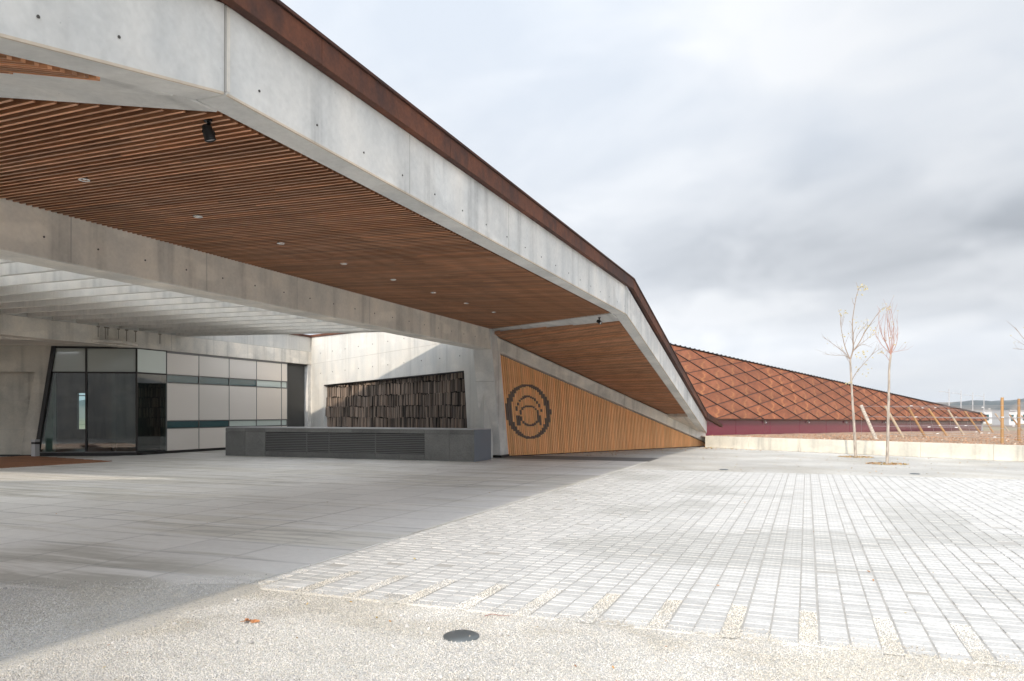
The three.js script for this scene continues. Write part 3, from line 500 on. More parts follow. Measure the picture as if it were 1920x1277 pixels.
  for (let h = .46; h < 3.2; h += rowH, row++) for (let t = .62; t < 13.05; t += .077) {
    const lim = mix(TR[1], TL[1], clamp((t - TR[0]) / (TL[0] - TR[0]))) - .05, hh = Math.min(rowH * (.93 + .05 * r()), lim - h); if (hh < .05) continue;
    const right = mix(BR[0], TR[0], (h - .45) / 2.72) + .06; if (t < right) continue;
    const k = .04 + .08 * r() + .03 * Math.sin(t * 1.9 + row), p = at(t + (row % 2) * .05 + (r() - .5) * .02, h + (r() - .5) * .05 + .025 * Math.sin(t * 2.3 + row), .28 - k), v = .7 * (.22 + 1.35 * Math.pow(r(), 1.3)) * (.72 + .5 * fbm(t * .9 + 5, row * .9 + 3, 64, 64, 3, 141)), w = r();
    c.setRGB(.27 * v * (1 + .1 * w), .215 * v, .175 * v * (1 - .08 * w));
    const ax = new THREE.Matrix4().makeBasis(new THREE.Vector3(-d[1], 0, -d[0]), new THREE.Vector3(0, 1, 0), new THREE.Vector3(-n[1], 0, -n[0])).setPosition(p).multiply(new THREE.Matrix4().compose(new THREE.Vector3(), new THREE.Quaternion().setFromEuler(new THREE.Euler((r() - .5) * .06, (r() - .5) * .5, (r() - .5) * .09)), new THREE.Vector3(1, hh, 1)));
    ax.premultiply(new THREE.Matrix4().makeTranslation(-B.position.x, -B.position.y, -B.position.z));
    list.push([ax, c.clone()]);
  }
  G.add(scatter('clay_tiles', g, M.clay, list));
}
{ // glazed and panelled side of the entrance court
  const F = sub('facade', B);
  part('upper_wall', box(2, 32.42, 23.5, 24.1, 4.07, 4.712, .01), M.conWarm, F);
  part('upper_wall', box(2, 32.42, 23.503, 24.1, 4.716, 5.45, .006), M.conPale, F);
  part('roof_edge', box(2, 32.6, 23.43, 24.2, 5.452, 5.56, .004), M.rust, F);
  for (const s of [23.1, 25.4, 27.5, 29.3, 31.2]) part('formwork_joint', box(s, s + .012, 23.4975, 23.5, 4.09, 5.44), M.joint, F);
  { // lime and rust-water runs where the fins sit on the wall
    const r = rng(53), st = std({ roughness: .9, color: lin(.27, .245, .2) }); for (const s of [19.75, 20.05, 20.15, 20.6, 20.95, 21.35, 22.5]) { const w = .03 + .03 * r(), h = .14 + .3 * r(); part('water_stain', box(s, s + w, 23.4985, 23.5, 4.70 - h, 4.706), st, F); part('water_stain', box(s - .05, s + w + .05, 23.4985, 23.5, 4.66, 4.706), st, F); } }
  // panels between mullions: three rows of panels with two strips of glass between them
  const S = [22.92, 24.62, 26.39, 28.16, 29.93, 30.36], rows = [[.12, .985, 'p'], [1.03, 1.275, 'b'], [1.315, 2.80, 'p'], [2.845, 3.115, 'a'], [3.155, 3.985, 'p']], r = rng(51);
  for (let i = 0; i < 5; i++) for (const [a, b, k] of rows) { const s0 = S[i] + .014, s1 = S[i + 1] - .014;
    if (k === 'p') part('panel', box(s0, s1, 23.56 + .004 * r(), 23.6, a, b, .004), i > 2 ? M.panel[3] : M.panel[(i + (a > 1 ? 1 : 0)) % 3], F);
    else part('pane', box(s0 + .01, s1 - .01, 23.58, 23.6, a, b), (k === 'a' ? i < 3 : i < 2) ? M.tealGlass : M.litGlass, F); }
  for (const s of S) part('mullion', box(s - .013, s + .013, 23.552, 23.62, .1, 4.0), M.frame, F);
  for (const h of [1.0, 1.295, 2.822, 3.135]) part('transom', box(22.92, 30.36, 23.548, 23.62, h - .014, h + .014), M.frame, F);
  part('head_frame', box(22.92, 30.36, 23.545, 23.7, 3.99, 4.068), M.frame, F);
  part('plinth', box(21.5, 30.4, 23.56, 23.8, 0, .11), M.frameDark, F);
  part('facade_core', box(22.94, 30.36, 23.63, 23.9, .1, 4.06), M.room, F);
  part('door', box(30.38, 31.94, 23.72, 23.78, .02, 4.0, .004), M.door, F, 'tall dark grey metal door beside the rear wall');
  part('door_frame', box(30.36, 31.95, 23.6, 23.78, 4.0, 4.068), M.frameDark, F);
  part('jamb', box(31.95, 32.42, 23.52, 24.1, 0, 4.07, .008), M.con, F);
  const HALL = [5.06, 5.43, .85, 2.55];
  // corner bay: clear lower panes; upper panes opaque, pale reflection put into their colour
  const C = [21.48, 23.57], gd = [-.463, .886], gn = [.886, .463], at = (t, h, k = 0) => W(C[0] + gd[0] * t + gn[0] * k, C[1] + gd[1] * t + gn[1] * k, h);
  const quad = (pts, k0, k1) => geo(polyTris(pts.map(([t, h]) => at(t, h, k0)), pts.map(([t, h]) => at(t, h, k1))));
  const flat = pts => { const v = pts.map(([t, h]) => at(t, h, .03)); return geo([[v[0], v[1], v[2]], [v[0], v[2], v[3]]]); };
  const TB = 3.5, TT = 2.86, edge = h => mix(TB, TT, h / 4.08), MID = 1.8;
  part('pane', flat([[.03, .16], [MID - .03, .16], [MID - .03, 3.1], [.03, 3.1]]), M.glass, F);
  part('pane', flat([[MID + .03, .16], [edge(.16), .16], [edge(3.1), 3.1], [MID + .03, 3.1]]), M.glass, F);
  part('pane', quad([[.03, 3.16], [MID - .03, 3.16], [MID - .03, 4.03], [.03, 4.03]], .03, .04), M.paleReflectGlass, F);
  part('pane', quad([[MID + .03, 3.16], [edge(3.16), 3.16], [edge(4.03), 4.03], [MID + .03, 4.03]], .03, .04), M.paleReflectGlass, F);
  { const v = [W(21.52, 23.56, .16), W(22.88, 23.56, .16), W(22.88, 23.56, 3.1), W(21.52, 23.56, 3.1)]; part('pane', geo([[v[0], v[1], v[2]], [v[0], v[2], v[3]]]), M.glass, F); }
  part('pane', box(21.52, 22.88, 23.56, 23.57, 3.16, 4.03), M.litGlass, F);
  part('transom', box(21.5, 22.9, 23.54, 23.6, 3.1, 3.16), M.frameDark, F);
  for (const t of [0, MID]) part('mullion', quad([[t - .03, .1], [t + .03, .1], [t + .03, 4.07], [t - .03, 4.07]], -.01, .08), M.frameDark, F);
  part('transom', quad([[0, 3.1], [edge(3.1), 3.1], [edge(3.16), 3.16], [0, 3.16]], -.008, .07), M.frameDark, F);
  part('head_frame', quad([[0, 4.03], [edge(4.03), 4.03], [edge(4.1), 4.1], [0, 4.1]], -.012, .08), M.frameDark, F);
  part('head_frame', box(21.5, 22.92, 23.54, 23.62, 4.03, 4.07), M.frameDark, F);
  part('plinth', quad([[0, 0], [TB, 0], [TB, .13], [0, .13]], -.02, .1), M.frameDark, F);
  part('sill', quad([[0, .13], [TB, .13], [TB, .16], [0, .16]], -.012, .1), M.frame, F);
  part('jamb', quad([[TB, 0], [TB + .13, 0], [TT + .14, 4.12], [TT, 4.12]], -.06, .25), M.frameDark, F);
  part('soffit', geo(polyTris([at(-.1, 4.11, -1.5), at(9, 4.11, -4.5), at(9, 4.11, .6), at(-.1, 4.11, .6)], [at(-.1, 4.2, -1.5), at(9, 4.2, -4.5), at(9, 4.2, .6), at(-.1, 4.2, .6)])), M.conWarm, F);
  // concrete wall left of the glass, with a slanting recess
  const tb = TB + .13, tt = TT + .14;
  part('wall', quad([[tb + .0, 0], [tb + .51, 0], [3.61, 3.14], [mix(tb, tt, 3.14 / 4.12), 3.14]], .02, .6), M.conLeft, F);
  part('wall', quad([[mix(tb, tt, 3.143 / 4.12), 3.143], [9, 3.143], [9, 4.11], [tt, 4.11]], .02, .6), M.conLeft, F);
  part('recessed_wall', quad([[3.2, 0], [9, 0], [9, 3.2], [3.2, 3.2]], .5, .75), M.conLeft, F);
  for (const h of [.98, 2.08]) part('formwork_joint', quad([[3.4, h], [9, h], [9, h + .014], [3.4, h + .014]], .497, .5), M.joint, F);
  part('plinth', quad([[tb, 0], [9, 0], [9, .06], [tb, .06]], .0, .3), M.frameDark, F);
  // room behind the glass with a slot of window in its far wall
  const R = sub('entrance_hall', B), k1 = 7.6, wq = (px) => px;
  const plan = [[.04, .12], [6.5, .12], [6.5, k1], [-3.3, k1], [.5, .3]], deckAt = (h0, h1) => geo(polyTris(plan.map(([t, k]) => at(t, h0, k)), plan.map(([t, k]) => at(t, h1, k))));
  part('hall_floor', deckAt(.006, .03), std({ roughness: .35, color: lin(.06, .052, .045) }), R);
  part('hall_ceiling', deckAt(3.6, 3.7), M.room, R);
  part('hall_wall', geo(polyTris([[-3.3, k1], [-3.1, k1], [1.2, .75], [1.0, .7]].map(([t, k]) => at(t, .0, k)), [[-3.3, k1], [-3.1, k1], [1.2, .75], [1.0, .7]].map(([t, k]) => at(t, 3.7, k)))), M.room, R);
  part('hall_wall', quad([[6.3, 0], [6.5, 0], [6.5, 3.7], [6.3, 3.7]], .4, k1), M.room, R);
  const w0 = HALL[0], w1 = HALL[1];
  part('hall_wall', quad([[-3.3, 0], [w0, 0], [w0, 3.7], [-3.3, 3.7]], k1, k1 + .2), M.room, R);
  part('hall_wall', quad([[w1, 0], [6.5, 0], [6.5, 3.7], [w1, 3.7]], k1, k1 + .2), M.room, R);
  part('hall_wall', quad([[w0, 0], [w1, 0], [w1, HALL[2]], [w0, HALL[2]]], k1, k1 + .2), M.room, R);
  part('hall_wall', quad([[w0, HALL[3]], [w1, HALL[3]], [w1, 3.7], [w0, 3.7]], k1, k1 + .2), M.room, R);
  part('window_frame', quad([[w0, HALL[3] - .14], [w1, HALL[3] - .14], [w1, HALL[3] - .10], [w0, HALL[3] - .10]], k1 + .05, k1 + .12), M.frameDark, R);
}
{ // concrete fins over the open court, with a closed roof strip along the facade
  const Q = sub('pergola', B), r = rng(57);
  const fin = (s17, w, top = 5.12) => { const e = (l, ds) => W(s17 + .15 * (l - 17) + ds, l, 4.71 + .036 * (l - 23.5)), u = (l, ds) => W(s17 + .15 * (l - 17) + ds, l, top); return hex([e(10.9, 0), e(10.9, w), e(23.495, w), e(23.495, 0), u(10.9, 0), u(10.9, w), u(23.495, w), u(23.495, 0)], .006); };
  for (let k = -3; k < 15; k++) part('fin', fin(10.02 + .878 * k, .085), M.conFin, Q);
  part('fin', fin(22.72, .1, 5.408), M.conFin, Q);
  for (let k = 0; k < 8; k++) { const a = 4.42 + k * 2.15, b = a + 2.13, v = [W(a, 10.92, 5.43), W(b, 10.92, 5.43), W(b, 17.53, 5.43), W(a, 17.53, 5.43)]; part('added_skylight', geo([[v[0], v[1], v[2]], [v[0], v[2], v[3]]]), M.frosted, Q); }  // unseen frosted sheets added to spread soft sunlight over the fins
  part('roof', slabPoly([[4.0, 17.55], [24.05, 17.55], [24.65, 23.49], [4.0, 23.49]], 5.41, 5.6), M.con, Q);
  part('roof', slabPoly([[21.7, 10.92], [23.5, 10.92], [24.05, 17.54], [22.7, 17.54]], 5.41, 5.6), M.con, Q);
  part('roof', slabPoly([[4.0, 23.51], [21, 24.11], [21, 36], [4.0, 36]], 5.46, 5.6), M.con, Q);  // unseen roof added to keep the sun off the left wall
  part('edge_beam', slabPoly([[4.0, 10.92], [4.4, 10.92], [4.4, 17.54], [4.0, 17.54]], 5.41, 5.7), M.con, Q);
  const w = l => 4.0 - .587 * (l - 13.6); part('unseen_side_wall', slabPoly([[w(10.95), 10.95], [w(36), 36], [w(36) - .3, 36], [w(10.95) - .3, 10.95]], 0, 5.4), M.con, Q);  // out of view; lengthened to keep the sun off the left wall
}
// ---------- stone-clad box with a louvred front ----------
{
  const K = thing('stone_counter', 'long low dark stone-clad box with a louvred grille in front of the tiled wall', 'plant box', W(22.65, 15.2, 0)), r = rng(61), s0 = 22.65, m = () => M.stone[r() * 3 | 0];
  part('core', box(22.72, 24.0, 10.2, 20.35, 0, 1.04), M.black, K);
  const X = [10.15, 11.04, 11.98, 12.93, 13.9, 14.85, 15.8, 16.75, 17.66, 18.56, 19.48, 20.4];
  for (let i = 0; i < 11; i++) { const a = X[i] + .003, b = X[i + 1] - .003, solid = i < 2 || i > 8;
    part('stone_panel', box(s0, s0 + .05, a, b, .915, 1.052, .004), m(), K);
    if (solid) part('stone_panel', box(s0, s0 + .05, a, b, .005, .908, .004), m(), K); else part('stone_panel', box(s0, s0 + .05, a, b, .005, .215, .004), m(), K); }
  for (let k = 0; k < 11; k++) { const h = .235 + k * .0615; part('louvre', hex([W(s0 + .012, 11.99, h), W(s0 + .075, 11.99, h + .02), W(s0 + .075, 18.55, h + .02), W(s0 + .012, 18.55, h), W(s0 + .012, 11.99, h + .024), W(s0 + .075, 11.99, h + .044), W(s0 + .075, 18.55, h + .044), W(s0 + .012, 18.55, h + .024)]), M.louvre, K); }
  for (const l of [13.9, 15.8, 16.75]) part('grille_post', box(s0 + .02, s0 + .07, l - .012, l + .012, .22, .9), M.louvre, K);
  part('cap', box(s0 - .005, 24.06, 10.145, 20.41, 1.056, 1.085, .004), M.lightGrey, K);
  part('end_panel', box(s0 + .002, 24.03, 10.13, 10.149, .01, 1.052, .003), M.steelBlue, K, 'plain blue-grey metal end panel');
  part('end_panel', box(s0 + .052, 24.03, 20.38, 20.4, .01, 1.052, .003), M.steelBlue, K);
}
{ // ash bin
  const K = thing('ash_bin', 'small light grey standing ash bin against the concrete wall by the dark slanted jamb', 'bin', W(19.42, 26.25, 0));
  part('body', box(19.42, 19.60, 26.22, 26.44, .0, .47, .012), M.lightGrey, K); part('band', box(19.425, 19.595, 26.225, 26.435, .47, .55), M.frameDark, K); part('top', box(19.41, 19.61, 26.21, 26.45, .55, .64, .012), M.lightGrey, K);
}
// ---------- lamps in the ceiling, spotlights ----------
{
  const place = ['nearest the left edge', 'second', 'third', 'fourth', 'fifth', 'sixth', 'seventh', 'farthest, beside the rib'];
  const lab = ['largest bright recessed ceiling light, nearest in the row of eight', 'second recessed ceiling light in the row, counted from the nearest', 'third recessed ceiling light in the row, counted from the nearest', 'fourth recessed ceiling light in the row, counted from the nearest', 'fifth recessed ceiling light in the row, counted from the nearest', 'sixth recessed ceiling light in the row, counted from the nearest', 'seventh recessed ceiling light, next to last of the row', 'last and smallest recessed ceiling light, nearest the pier'];
  for (let k = 0; k < 8; k++) { const s = 6.67 + k * 1.84, l = 8.16, h = 4.262 + .051 * (l - 4.82), o = thing('ceiling_light', lab[k], 'ceiling light', W(s, l, h), 'recessed lights in the slatted ceiling');
    const g = new THREE.TorusGeometry(.058, .008, 8, 28); g.rotateX(Math.PI / 2); g.translate(-l, h - .004, -s); part('ring', g, M.chrome, o);
    const c = new THREE.LatheGeometry([[.058, 0], [.05, .025], [.032, .04], [0, .05]].map(p => new THREE.Vector2(...p)), 24); c.translate(-l, h - .004, -s); part('reflector', c, M.white, o);
    const b = new THREE.SphereGeometry(.03, 14, 10); b.translate(-l, h + .025, -s); part('bulb', b, M.white, o);
    part('can', (() => { const q = new THREE.CylinderGeometry(.064, .064, .08, 24, 1, true); q.translate(-l, h + .036, -s); return q; })(), M.blackMetal, o); }
  const spot = (name, label, at, dir, k) => { const o = thing(name, label, 'spotlight', at), d = dir.clone().normalize(), q = new THREE.Quaternion().setFromUnitVectors(new THREE.Vector3(0, 1, 0), d);
    const up = new THREE.CylinderGeometry(.022 * k, .022 * k, .12 * k, 12); up.translate(at.x, at.y - .02 * k, at.z); part('mount', up, M.blackMetal, o);
    const pl = new THREE.CylinderGeometry(.05 * k, .05 * k, .02, 16); pl.translate(at.x, at.y + .045 * k, at.z); part('base', pl, M.blackMetal, o);
    const hc = at.clone().add(new THREE.Vector3(0, -.10 * k, 0)), head = new THREE.LatheGeometry([[0, -.10], [.04, -.10], [.052, -.085], [.06, -.02], [.064, .075], [.058, .08], [.05, .06], [0, .05]].map(p => new THREE.Vector2(p[0] * k, p[1] * k)), 20); head.applyQuaternion(q); head.translate(hc.x, hc.y, hc.z); part('head', head, M.blackMetal, o);
    const yk = new THREE.TorusGeometry(.068 * k, .008 * k, 6, 18, Math.PI); yk.rotateY(Math.atan2(d.x, d.z) + Math.PI / 2); yk.translate(hc.x, hc.y, hc.z); part('yoke', yk, M.blackMetal, o);
    const gl = new THREE.CylinderGeometry(.049 * k, .049 * k, .006, 18); gl.applyQuaternion(q); gl.translate(hc.x + d.x * .062 * k, hc.y + d.y * .062 * k, hc.z + d.z * .062 * k); part('lens', gl, M.lightGrey, o); return o; };
  spot('spotlight', 'black adjustable spotlight hanging below the slats at the near corner of the ceiling', W(5.47, 5.12, 4.25), new THREE.Vector3(.15, -1, -.25), .82);
  spot('spotlight', 'small black spotlight on the concrete rib at the far corner of the ceiling', W(20.2, 5.3, 4.18), new THREE.Vector3(.8, -.5, .3), .8);
  const cover = (label, s, l) => { const o = thing('ground_light', label, 'ground light', W(s, l, 0), 'round steel ground lights in the gravel'), g = new THREE.LatheGeometry([[0, .026], [.05, .025], [.10, .02], [.128, .008], [.135, -.01]].map(p => new THREE.Vector2(...p)), 36); g.translate(-l, 0, -s); part('cover', g, M.steelDark, o); for (const a of [.5, 3.6]) { const b = new THREE.CylinderGeometry(.007, .007, .008, 8); b.translate(-l + .095 * Math.cos(a), .024, -s + .085 * Math.sin(a)); part('bolt', b, M.chrome, o); } };
  cover('round dark steel ground light in the gravel at the front edge of the pavers', 4.93, 2.31);
  cover('round dark steel ground light beyond the pavers, nearer the timber wall', 22.15, 2.19);
  cover('round dark steel ground light beyond the pavers, in front of the two young trees', 22.42, -2.65);
}
// ---------- low wall, soil and vines ----------
const LW = [36.35, 4.45], LD = [-.529, -.8486], LN = [.8486, -.529];
{
  const o = thing('low_wall', 'long low cream concrete wall holding back the reddish vineyard soil', 'wall', W(36.35, 4.45, 0)), q = (t, h, k) => W(LW[0] + LD[0] * t + LN[0] * k, LW[1] + LD[1] * t + LN[1] * k, h), J = [0, 2.4, 4.9, 7.3, 9.8, 12.2, 14.6, 17.1, 19.5, 24, 29, 34];
  for (let i = 0; i < J.length - 1; i++) part('wall_section', hex([q(J[i] + .002, 0, 0), q(J[i + 1] - .002, 0, 0), q(J[i + 1] - .002, 0, .25), q(J[i] + .002, 0, .25), q(J[i] + .002, .535, 0), q(J[i + 1] - .002, .535, 0), q(J[i + 1] - .002, .535, .25), q(J[i] + .002, .535, .25)], .012), M.cream, o);
  const so = (t, k) => [LW[0] + LD[0] * t + LN[0] * k, LW[1] + LD[1] * t + LN[1] * k], T0 = [], K0 = [];
  for (let i = 0; i <= 150; i++) T0.push(mix(-6, 42, i / 150)); for (let i = 0; i <= 110; i++) K0.push(.24 + 110 * Math.pow(i / 110, 1.9));
  const tris = [], v = (i, k) => { const [s, l] = so(T0[i], K0[k]); return W(s, l, soilH(s, l) + (k === 0 ? -.02 : .0) + .035 * (fbm(s * 3 + 80, l * 3 + 80, 1024, 1024, 3, 151) - .5)); };
  for (let i = 0; i < 150; i++) for (let k = 0; k < 110; k++) { const a = v(i, k), b = v(i + 1, k), c = v(i + 1, k + 1), d = v(i, k + 1); tris.push([a, c, b], [a, d, c]); }
  struct('vineyard_soil', geo(tris), M.soil);
  const r = rng(67), list = [], c = new THREE.Color(); for (let n = 0; n < 7000; n++) { const t = mix(-1, 24, r()), k = .28 + 26 * Math.pow(r(), 1.8), [s, l] = so(t, k), z = .012 + .035 * Math.pow(r(), 3), w = .6 + .6 * r(), pale = r() < .12; c.setRGB(pale ? .45 * w : .36 * w, pale ? .36 * w : .22 * w, pale ? .28 * w : .14 * w); list.push([mtx(W(s, l, soilH(s, l) + z * .3), new THREE.Euler(r() * 6, r() * 6, r() * 6), z * 1.3, z * .8, z), c.clone()]); }
  scene.add(scatter('soil_clods', new THREE.DodecahedronGeometry(1, 0), M.clod, list, 'loose reddish clods and stones lying on the vineyard soil', 'soil'));
}
{ // leaning end posts, upright posts, wires
  const rows = [[32.5, 1645.5, 1614.5], [34.6, 1697.5, 1659.6], [37.6, 1737.6, 1703], [41.2, 1779, 1741], [45.2, 1810, 1778], [49.6, 1842, 1809], [55, 1865, 1839], [61, 1894, 1866], [68, 1919, 1893], [76, 1942, 1915]];
  const lab = ['thick pale grey leaning end post, first of the vine rows', 'golden leaning end post crossing behind the right-hand young tree', 'tan leaning vine post, third of the row of end posts', 'pale brown leaning vine post, fourth of the row of end posts', 'leaning wooden vine post, fifth of the row of end posts', 'leaning wooden vine post, sixth of the row of end posts', 'leaning wooden vine post in front of the tip of the rust roof', 'leaning wooden vine post just left of the first upright post', 'leaning wooden vine post between the two upright posts', 'leaning wooden vine post at the far right of the end posts'];
  const c = .93183, sn = .36291, RD = [-.68, -.733], r = rng(71);
  rows.forEach(([Z, xb, xt], i) => {
    const X = (xb - 960) / 1420 * Z, s = c * Z + sn * X, l = sn * Z - c * X, h = soilH(s, l), dx = (xt - xb) / 1420 * Z, top = [s + sn * dx, l - c * dx, h + 1.46];
    const o = thing('vine_post', lab[i], 'post', W(s, l, h), 'leaning end posts of the vine rows'), rad = i ? .062 : .078;
    const A = W(s, l, h - .15), T = W(...top), g = new THREE.CylinderGeometry(rad * .92, rad, A.distanceTo(T), 10); g.applyQuaternion(new THREE.Quaternion().setFromUnitVectors(new THREE.Vector3(0, 1, 0), T.clone().sub(A).normalize())); const m = A.clone().add(T).multiplyScalar(.5); g.translate(m.x, m.y, m.z); part('pole', g, i ? M.post[i % 3] : M.postGrey, o);
    const wrap = new THREE.TorusGeometry(rad + .004, .006, 5, 14); wrap.rotateX(Math.PI / 2); const wp = A.clone().lerp(T, .93); wrap.translate(wp.x, wp.y, wp.z); part('wire_wrap', wrap, M.wire, o);
    const up = i === 1 ? 5 : 5.25, us = s + RD[0] * up, ul = l + RD[1] * up, uh = soilH(us, ul);
    if (i < 5) { const pl = ['nearest upright brown vine post standing behind the low wall', 'second upright brown vine post, thinner, near the right edge', 'upright vine post further back, behind the nearest upright post', 'distant upright vine post of the fourth vine row', 'distant upright vine post of the fifth vine row'][i], u = thing('upright_post', pl, 'post', W(us, ul, uh), 'upright posts of the vine rows'); const q = new THREE.CylinderGeometry(.05, .055, 1.75, 10); q.translate(-ul, uh + .8, -us); part('pole', q, M.post[[0, 2, 0, 2, 0][i]], u); const cp = new THREE.CylinderGeometry(.0505, .0505, .012, 10); cp.translate(-ul, uh + 1.68, -us); part('top', cp, M.post[1], u); }
    if (i < 7) { const t = thing('trellis_wire', ['taut trellis wires with white clips on the nearest vine row', 'taut trellis wires on the second vine row', 'taut trellis wires on the third vine row', 'taut trellis wires on the fourth vine row', 'taut trellis wires on the fifth vine row', 'taut trellis wires on the sixth vine row', 'taut trellis wires on the seventh vine row'][i], 'wire', W(s, l, h), 'trellis wires of the vine rows');
      for (const f of [.97, .68, .42, .2]) { const a = A.clone().lerp(T, f + .05 * (1 - f)), b = a.clone().add(W(RD[0] * 11.5, RD[1] * 11.5, 0)); b.y += soilH(s + RD[0] * 11.5, l + RD[1] * 11.5) - h; part('strand', tube([a, a.clone().lerp(b, .5).add(new THREE.Vector3(0, -.02, 0)), b], .006, .006, 4), M.wire, t); if (i < 4) for (let k = 0; k < 3; k++) { const p = a.clone().lerp(b, .06 + .9 * r()); const cl = new THREE.BoxGeometry(.11, .025, .03); cl.rotateY(.6); cl.translate(p.x, p.y, p.z); part('clip', cl, M.white, t); } }
      // thin stay from the post head to the ground behind it
      const an = W(s - RD[0] * .8, l - RD[1] * .8, h - .02); part('stay', tube([T.clone().lerp(A, .08), T.clone().lerp(an, .5), an], .005, .005, 4), M.wire, t); }
  });
}
// ---------- rust-roofed wing behind ----------
{
  const o = thing('rust_roofed_building', 'long low building with diamond rust shingle roof and dark red wall behind the soil', 'building', W(50, 0, 0));
  const O = [43.26, 6.17, 5.20], e1 = [1.9364, -.5969, .265], e2 = [.8265, -.6955, -.4688], N = [-.312, -.7574, .5736];
  const at = (i, j, k = 0) => W(O[0] + i * e1[0] + j * e2[0] + k * N[0], O[1] + i * e1[1] + j * e2[1] + k * N[1], O[2] + i * e1[2] + j * e2[2] + k * N[2]);
  const inv = (s, l, h) => { // least-squares lattice place of a point
    const d = [s - O[0], l - O[1], h - O[2]], dot = (a, b) => a[0] * b[0] + a[1] * b[1] + a[2] * b[2], a = dot(e1, e1), b = dot(e1, e2), cc = dot(e2, e2), p = dot(e1, d), q = dot(e2, d), D = a * cc - b * b; return [(p * cc - q * b) / D, (a * q - b * p) / D]; };
  const rl = inv(43.26, 6.17, 5.2), poly = [inv(38.6, 5.17, 1.34), inv(93.11, -17.71, .78), inv(95.26, -18.37, 1.08), inv(94.54, -17.64, 1.66), [-.03, -.03], [-1.6, -1.6], inv(37.9, 8.6, 5.3)].map(p => p);
  const area = P => P.reduce((s, p, k) => { const q = P[(k + 1) % P.length]; return s + p[0] * q[1] - p[1] * q[0]; }, 0); if (area(poly) < 0) poly.reverse();
  const clip = P => { for (let k = 0; k < poly.length && P.length; k++) { const a = poly[k], b = poly[(k + 1) % poly.length], side = p => (b[0] - a[0]) * (p[1] - a[1]) - (b[1] - a[1]) * (p[0] - a[0]), out = []; for (let m = 0; m < P.length; m++) { const p = P[m], q = P[(m + 1) % P.length], sp = side(p), sq = side(q); if (sp >= 0) out.push(p); if ((sp >= 0) !== (sq >= 0)) { const t = sp / (sp - sq); out.push([mix(p[0], q[0], t), mix(p[1], q[1], t)]); } } P = out; } return P; };
  const roof = sub('roof', o), r = rng(73);
  part('deck', geo(polyTris(poly.map(p => at(p[0], p[1], -.10)), poly.map(p => at(p[0], p[1], -.012)))), M.seam, roof);
  for (let i = -4; i < 34; i++) for (let j = -4; j < 46; j++) {
    const P = clip([[i, j], [i + 1, j], [i + 1, j + 1], [i, j + 1]].map(p => [p[0], p[1]])); if (P.length < 3 || Math.abs(area(P)) < .01) continue;
    const c = P.reduce((s, p) => [s[0] + p[0] / P.length, s[1] + p[1] / P.length], [0, 0]), tilt = p => .004 + .03 * clamp(1 - (p[1] - j)) * .6, tw = (r() - .5) * .012;
    const Q = P.map(p => [p[0] + clamp((c[0] - p[0]) * 10, -1, 1) * .018, p[1] + clamp((c[1] - p[1]) * 10, -1, 1) * .04]);
    const g = geo(polyTris(Q.map(p => at(p[0], p[1], -.011)), Q.map(p => at(p[0], p[1], tilt(p) + tw * (p[0] - i))))), ps = g.attributes.position, uv = g.attributes.uv, flip = r() < .5;
    for (let k = 0; k < ps.count; k++) { const [a, b] = inv(-ps.getZ(k), -ps.getX(k), ps.getY(k)); let u = clamp((a - i + b - j) / 2, .02, .98); uv.setXY(k, flip ? 1 - u : u, clamp(((a - i) - (b - j) + 1) / 2, .02, .98)); }
    part('shingle', g, M.shingle[r() * 6 | 0], roof);
  }
  // raised seams down the stronger diagonal
  for (let i = -3; i < 20; i++) { let a = null, b = null; for (let j = -4; j < 46; j += .04) { const inn = poly.every((p, k) => { const q = poly[(k + 1) % poly.length]; return (q[0] - p[0]) * (j - p[1]) - (q[1] - p[1]) * (i - p[0]) >= 0; }); if (inn) { if (a === null) a = j; b = j; } } if (a === null || b - a < .15) continue; part('seam', hex([at(i - .02, a, 0), at(i + .02, a, 0), at(i + .02, b, 0), at(i - .02, b, 0), at(i - .016, a, .06), at(i + .016, a, .06), at(i + .016, b, .06), at(i - .016, b, .06)]), M.seam, roof); }
  const rd = t => [mix(-1.6, 18.9, t), mix(-1.6, 18.9, t)];
  part('ridge_cap', hex([at(...[rd(0)[0], rd(0)[1] + .02], .02), at(rd(1)[0], rd(1)[1] + .02, .02), at(rd(1)[0] + .05, rd(1)[1] - .05, -.1), at(rd(0)[0] + .05, rd(0)[1] - .05, -.1), at(rd(0)[0] + .0, rd(0)[1] + .02, .10), at(rd(1)[0], rd(1)[1] + .02, .10), at(rd(1)[0] + .09, rd(1)[1] - .09, .04), at(rd(0)[0] + .09, rd(0)[1] - .09, .04)], .004), M.frameDark, roof);
  const clips = []; for (let t = -1.4; t < 12; t += .155) { const p = at(t + .06, t - .06, .07); const g = new THREE.BoxGeometry(.09, .05, .09); g.rotateY(.4); g.translate(p.x, p.y, p.z); clips.push(g); } const cl = part('ridge_clips', merge(clips), M.frameDark, roof); cl.userData.kind = 'stuff';
  const E0 = [39.0, 5.0, 1.335], E1 = [93.11, -17.71, .78], n2 = [.382, .924], e = (t, h, k) => W(mix(E0[0], E1[0], t) + n2[0] * k, mix(E0[1], E1[1], t) + n2[1] * k, mix(E0[2], E1[2], t) + h);
  part('eave', hex([e(0, -.07, -.03), e(1, -.07, -.03), e(1, -.07, .3), e(0, -.07, .3), e(0, 0, -.03), e(1, 0, -.03), e(1, 0, .2), e(0, 0, .2)], .003), M.rustDark, o);
  const N1 = 14; for (let k = 0; k < N1; k++) { const a = k / N1 * .985 + .0003, b = (k + 1) / N1 * .985 - .0003; part('wall_panel', hex([e(a, -1.6, .22), e(b, -1.6, .22), e(b, -1.6, .4), e(a, -1.6, .4), e(a, -.072, .22), e(b, -.072, .22), e(b, -.072, .4), e(a, -.072, .4)], .004), M.magenta, o); }
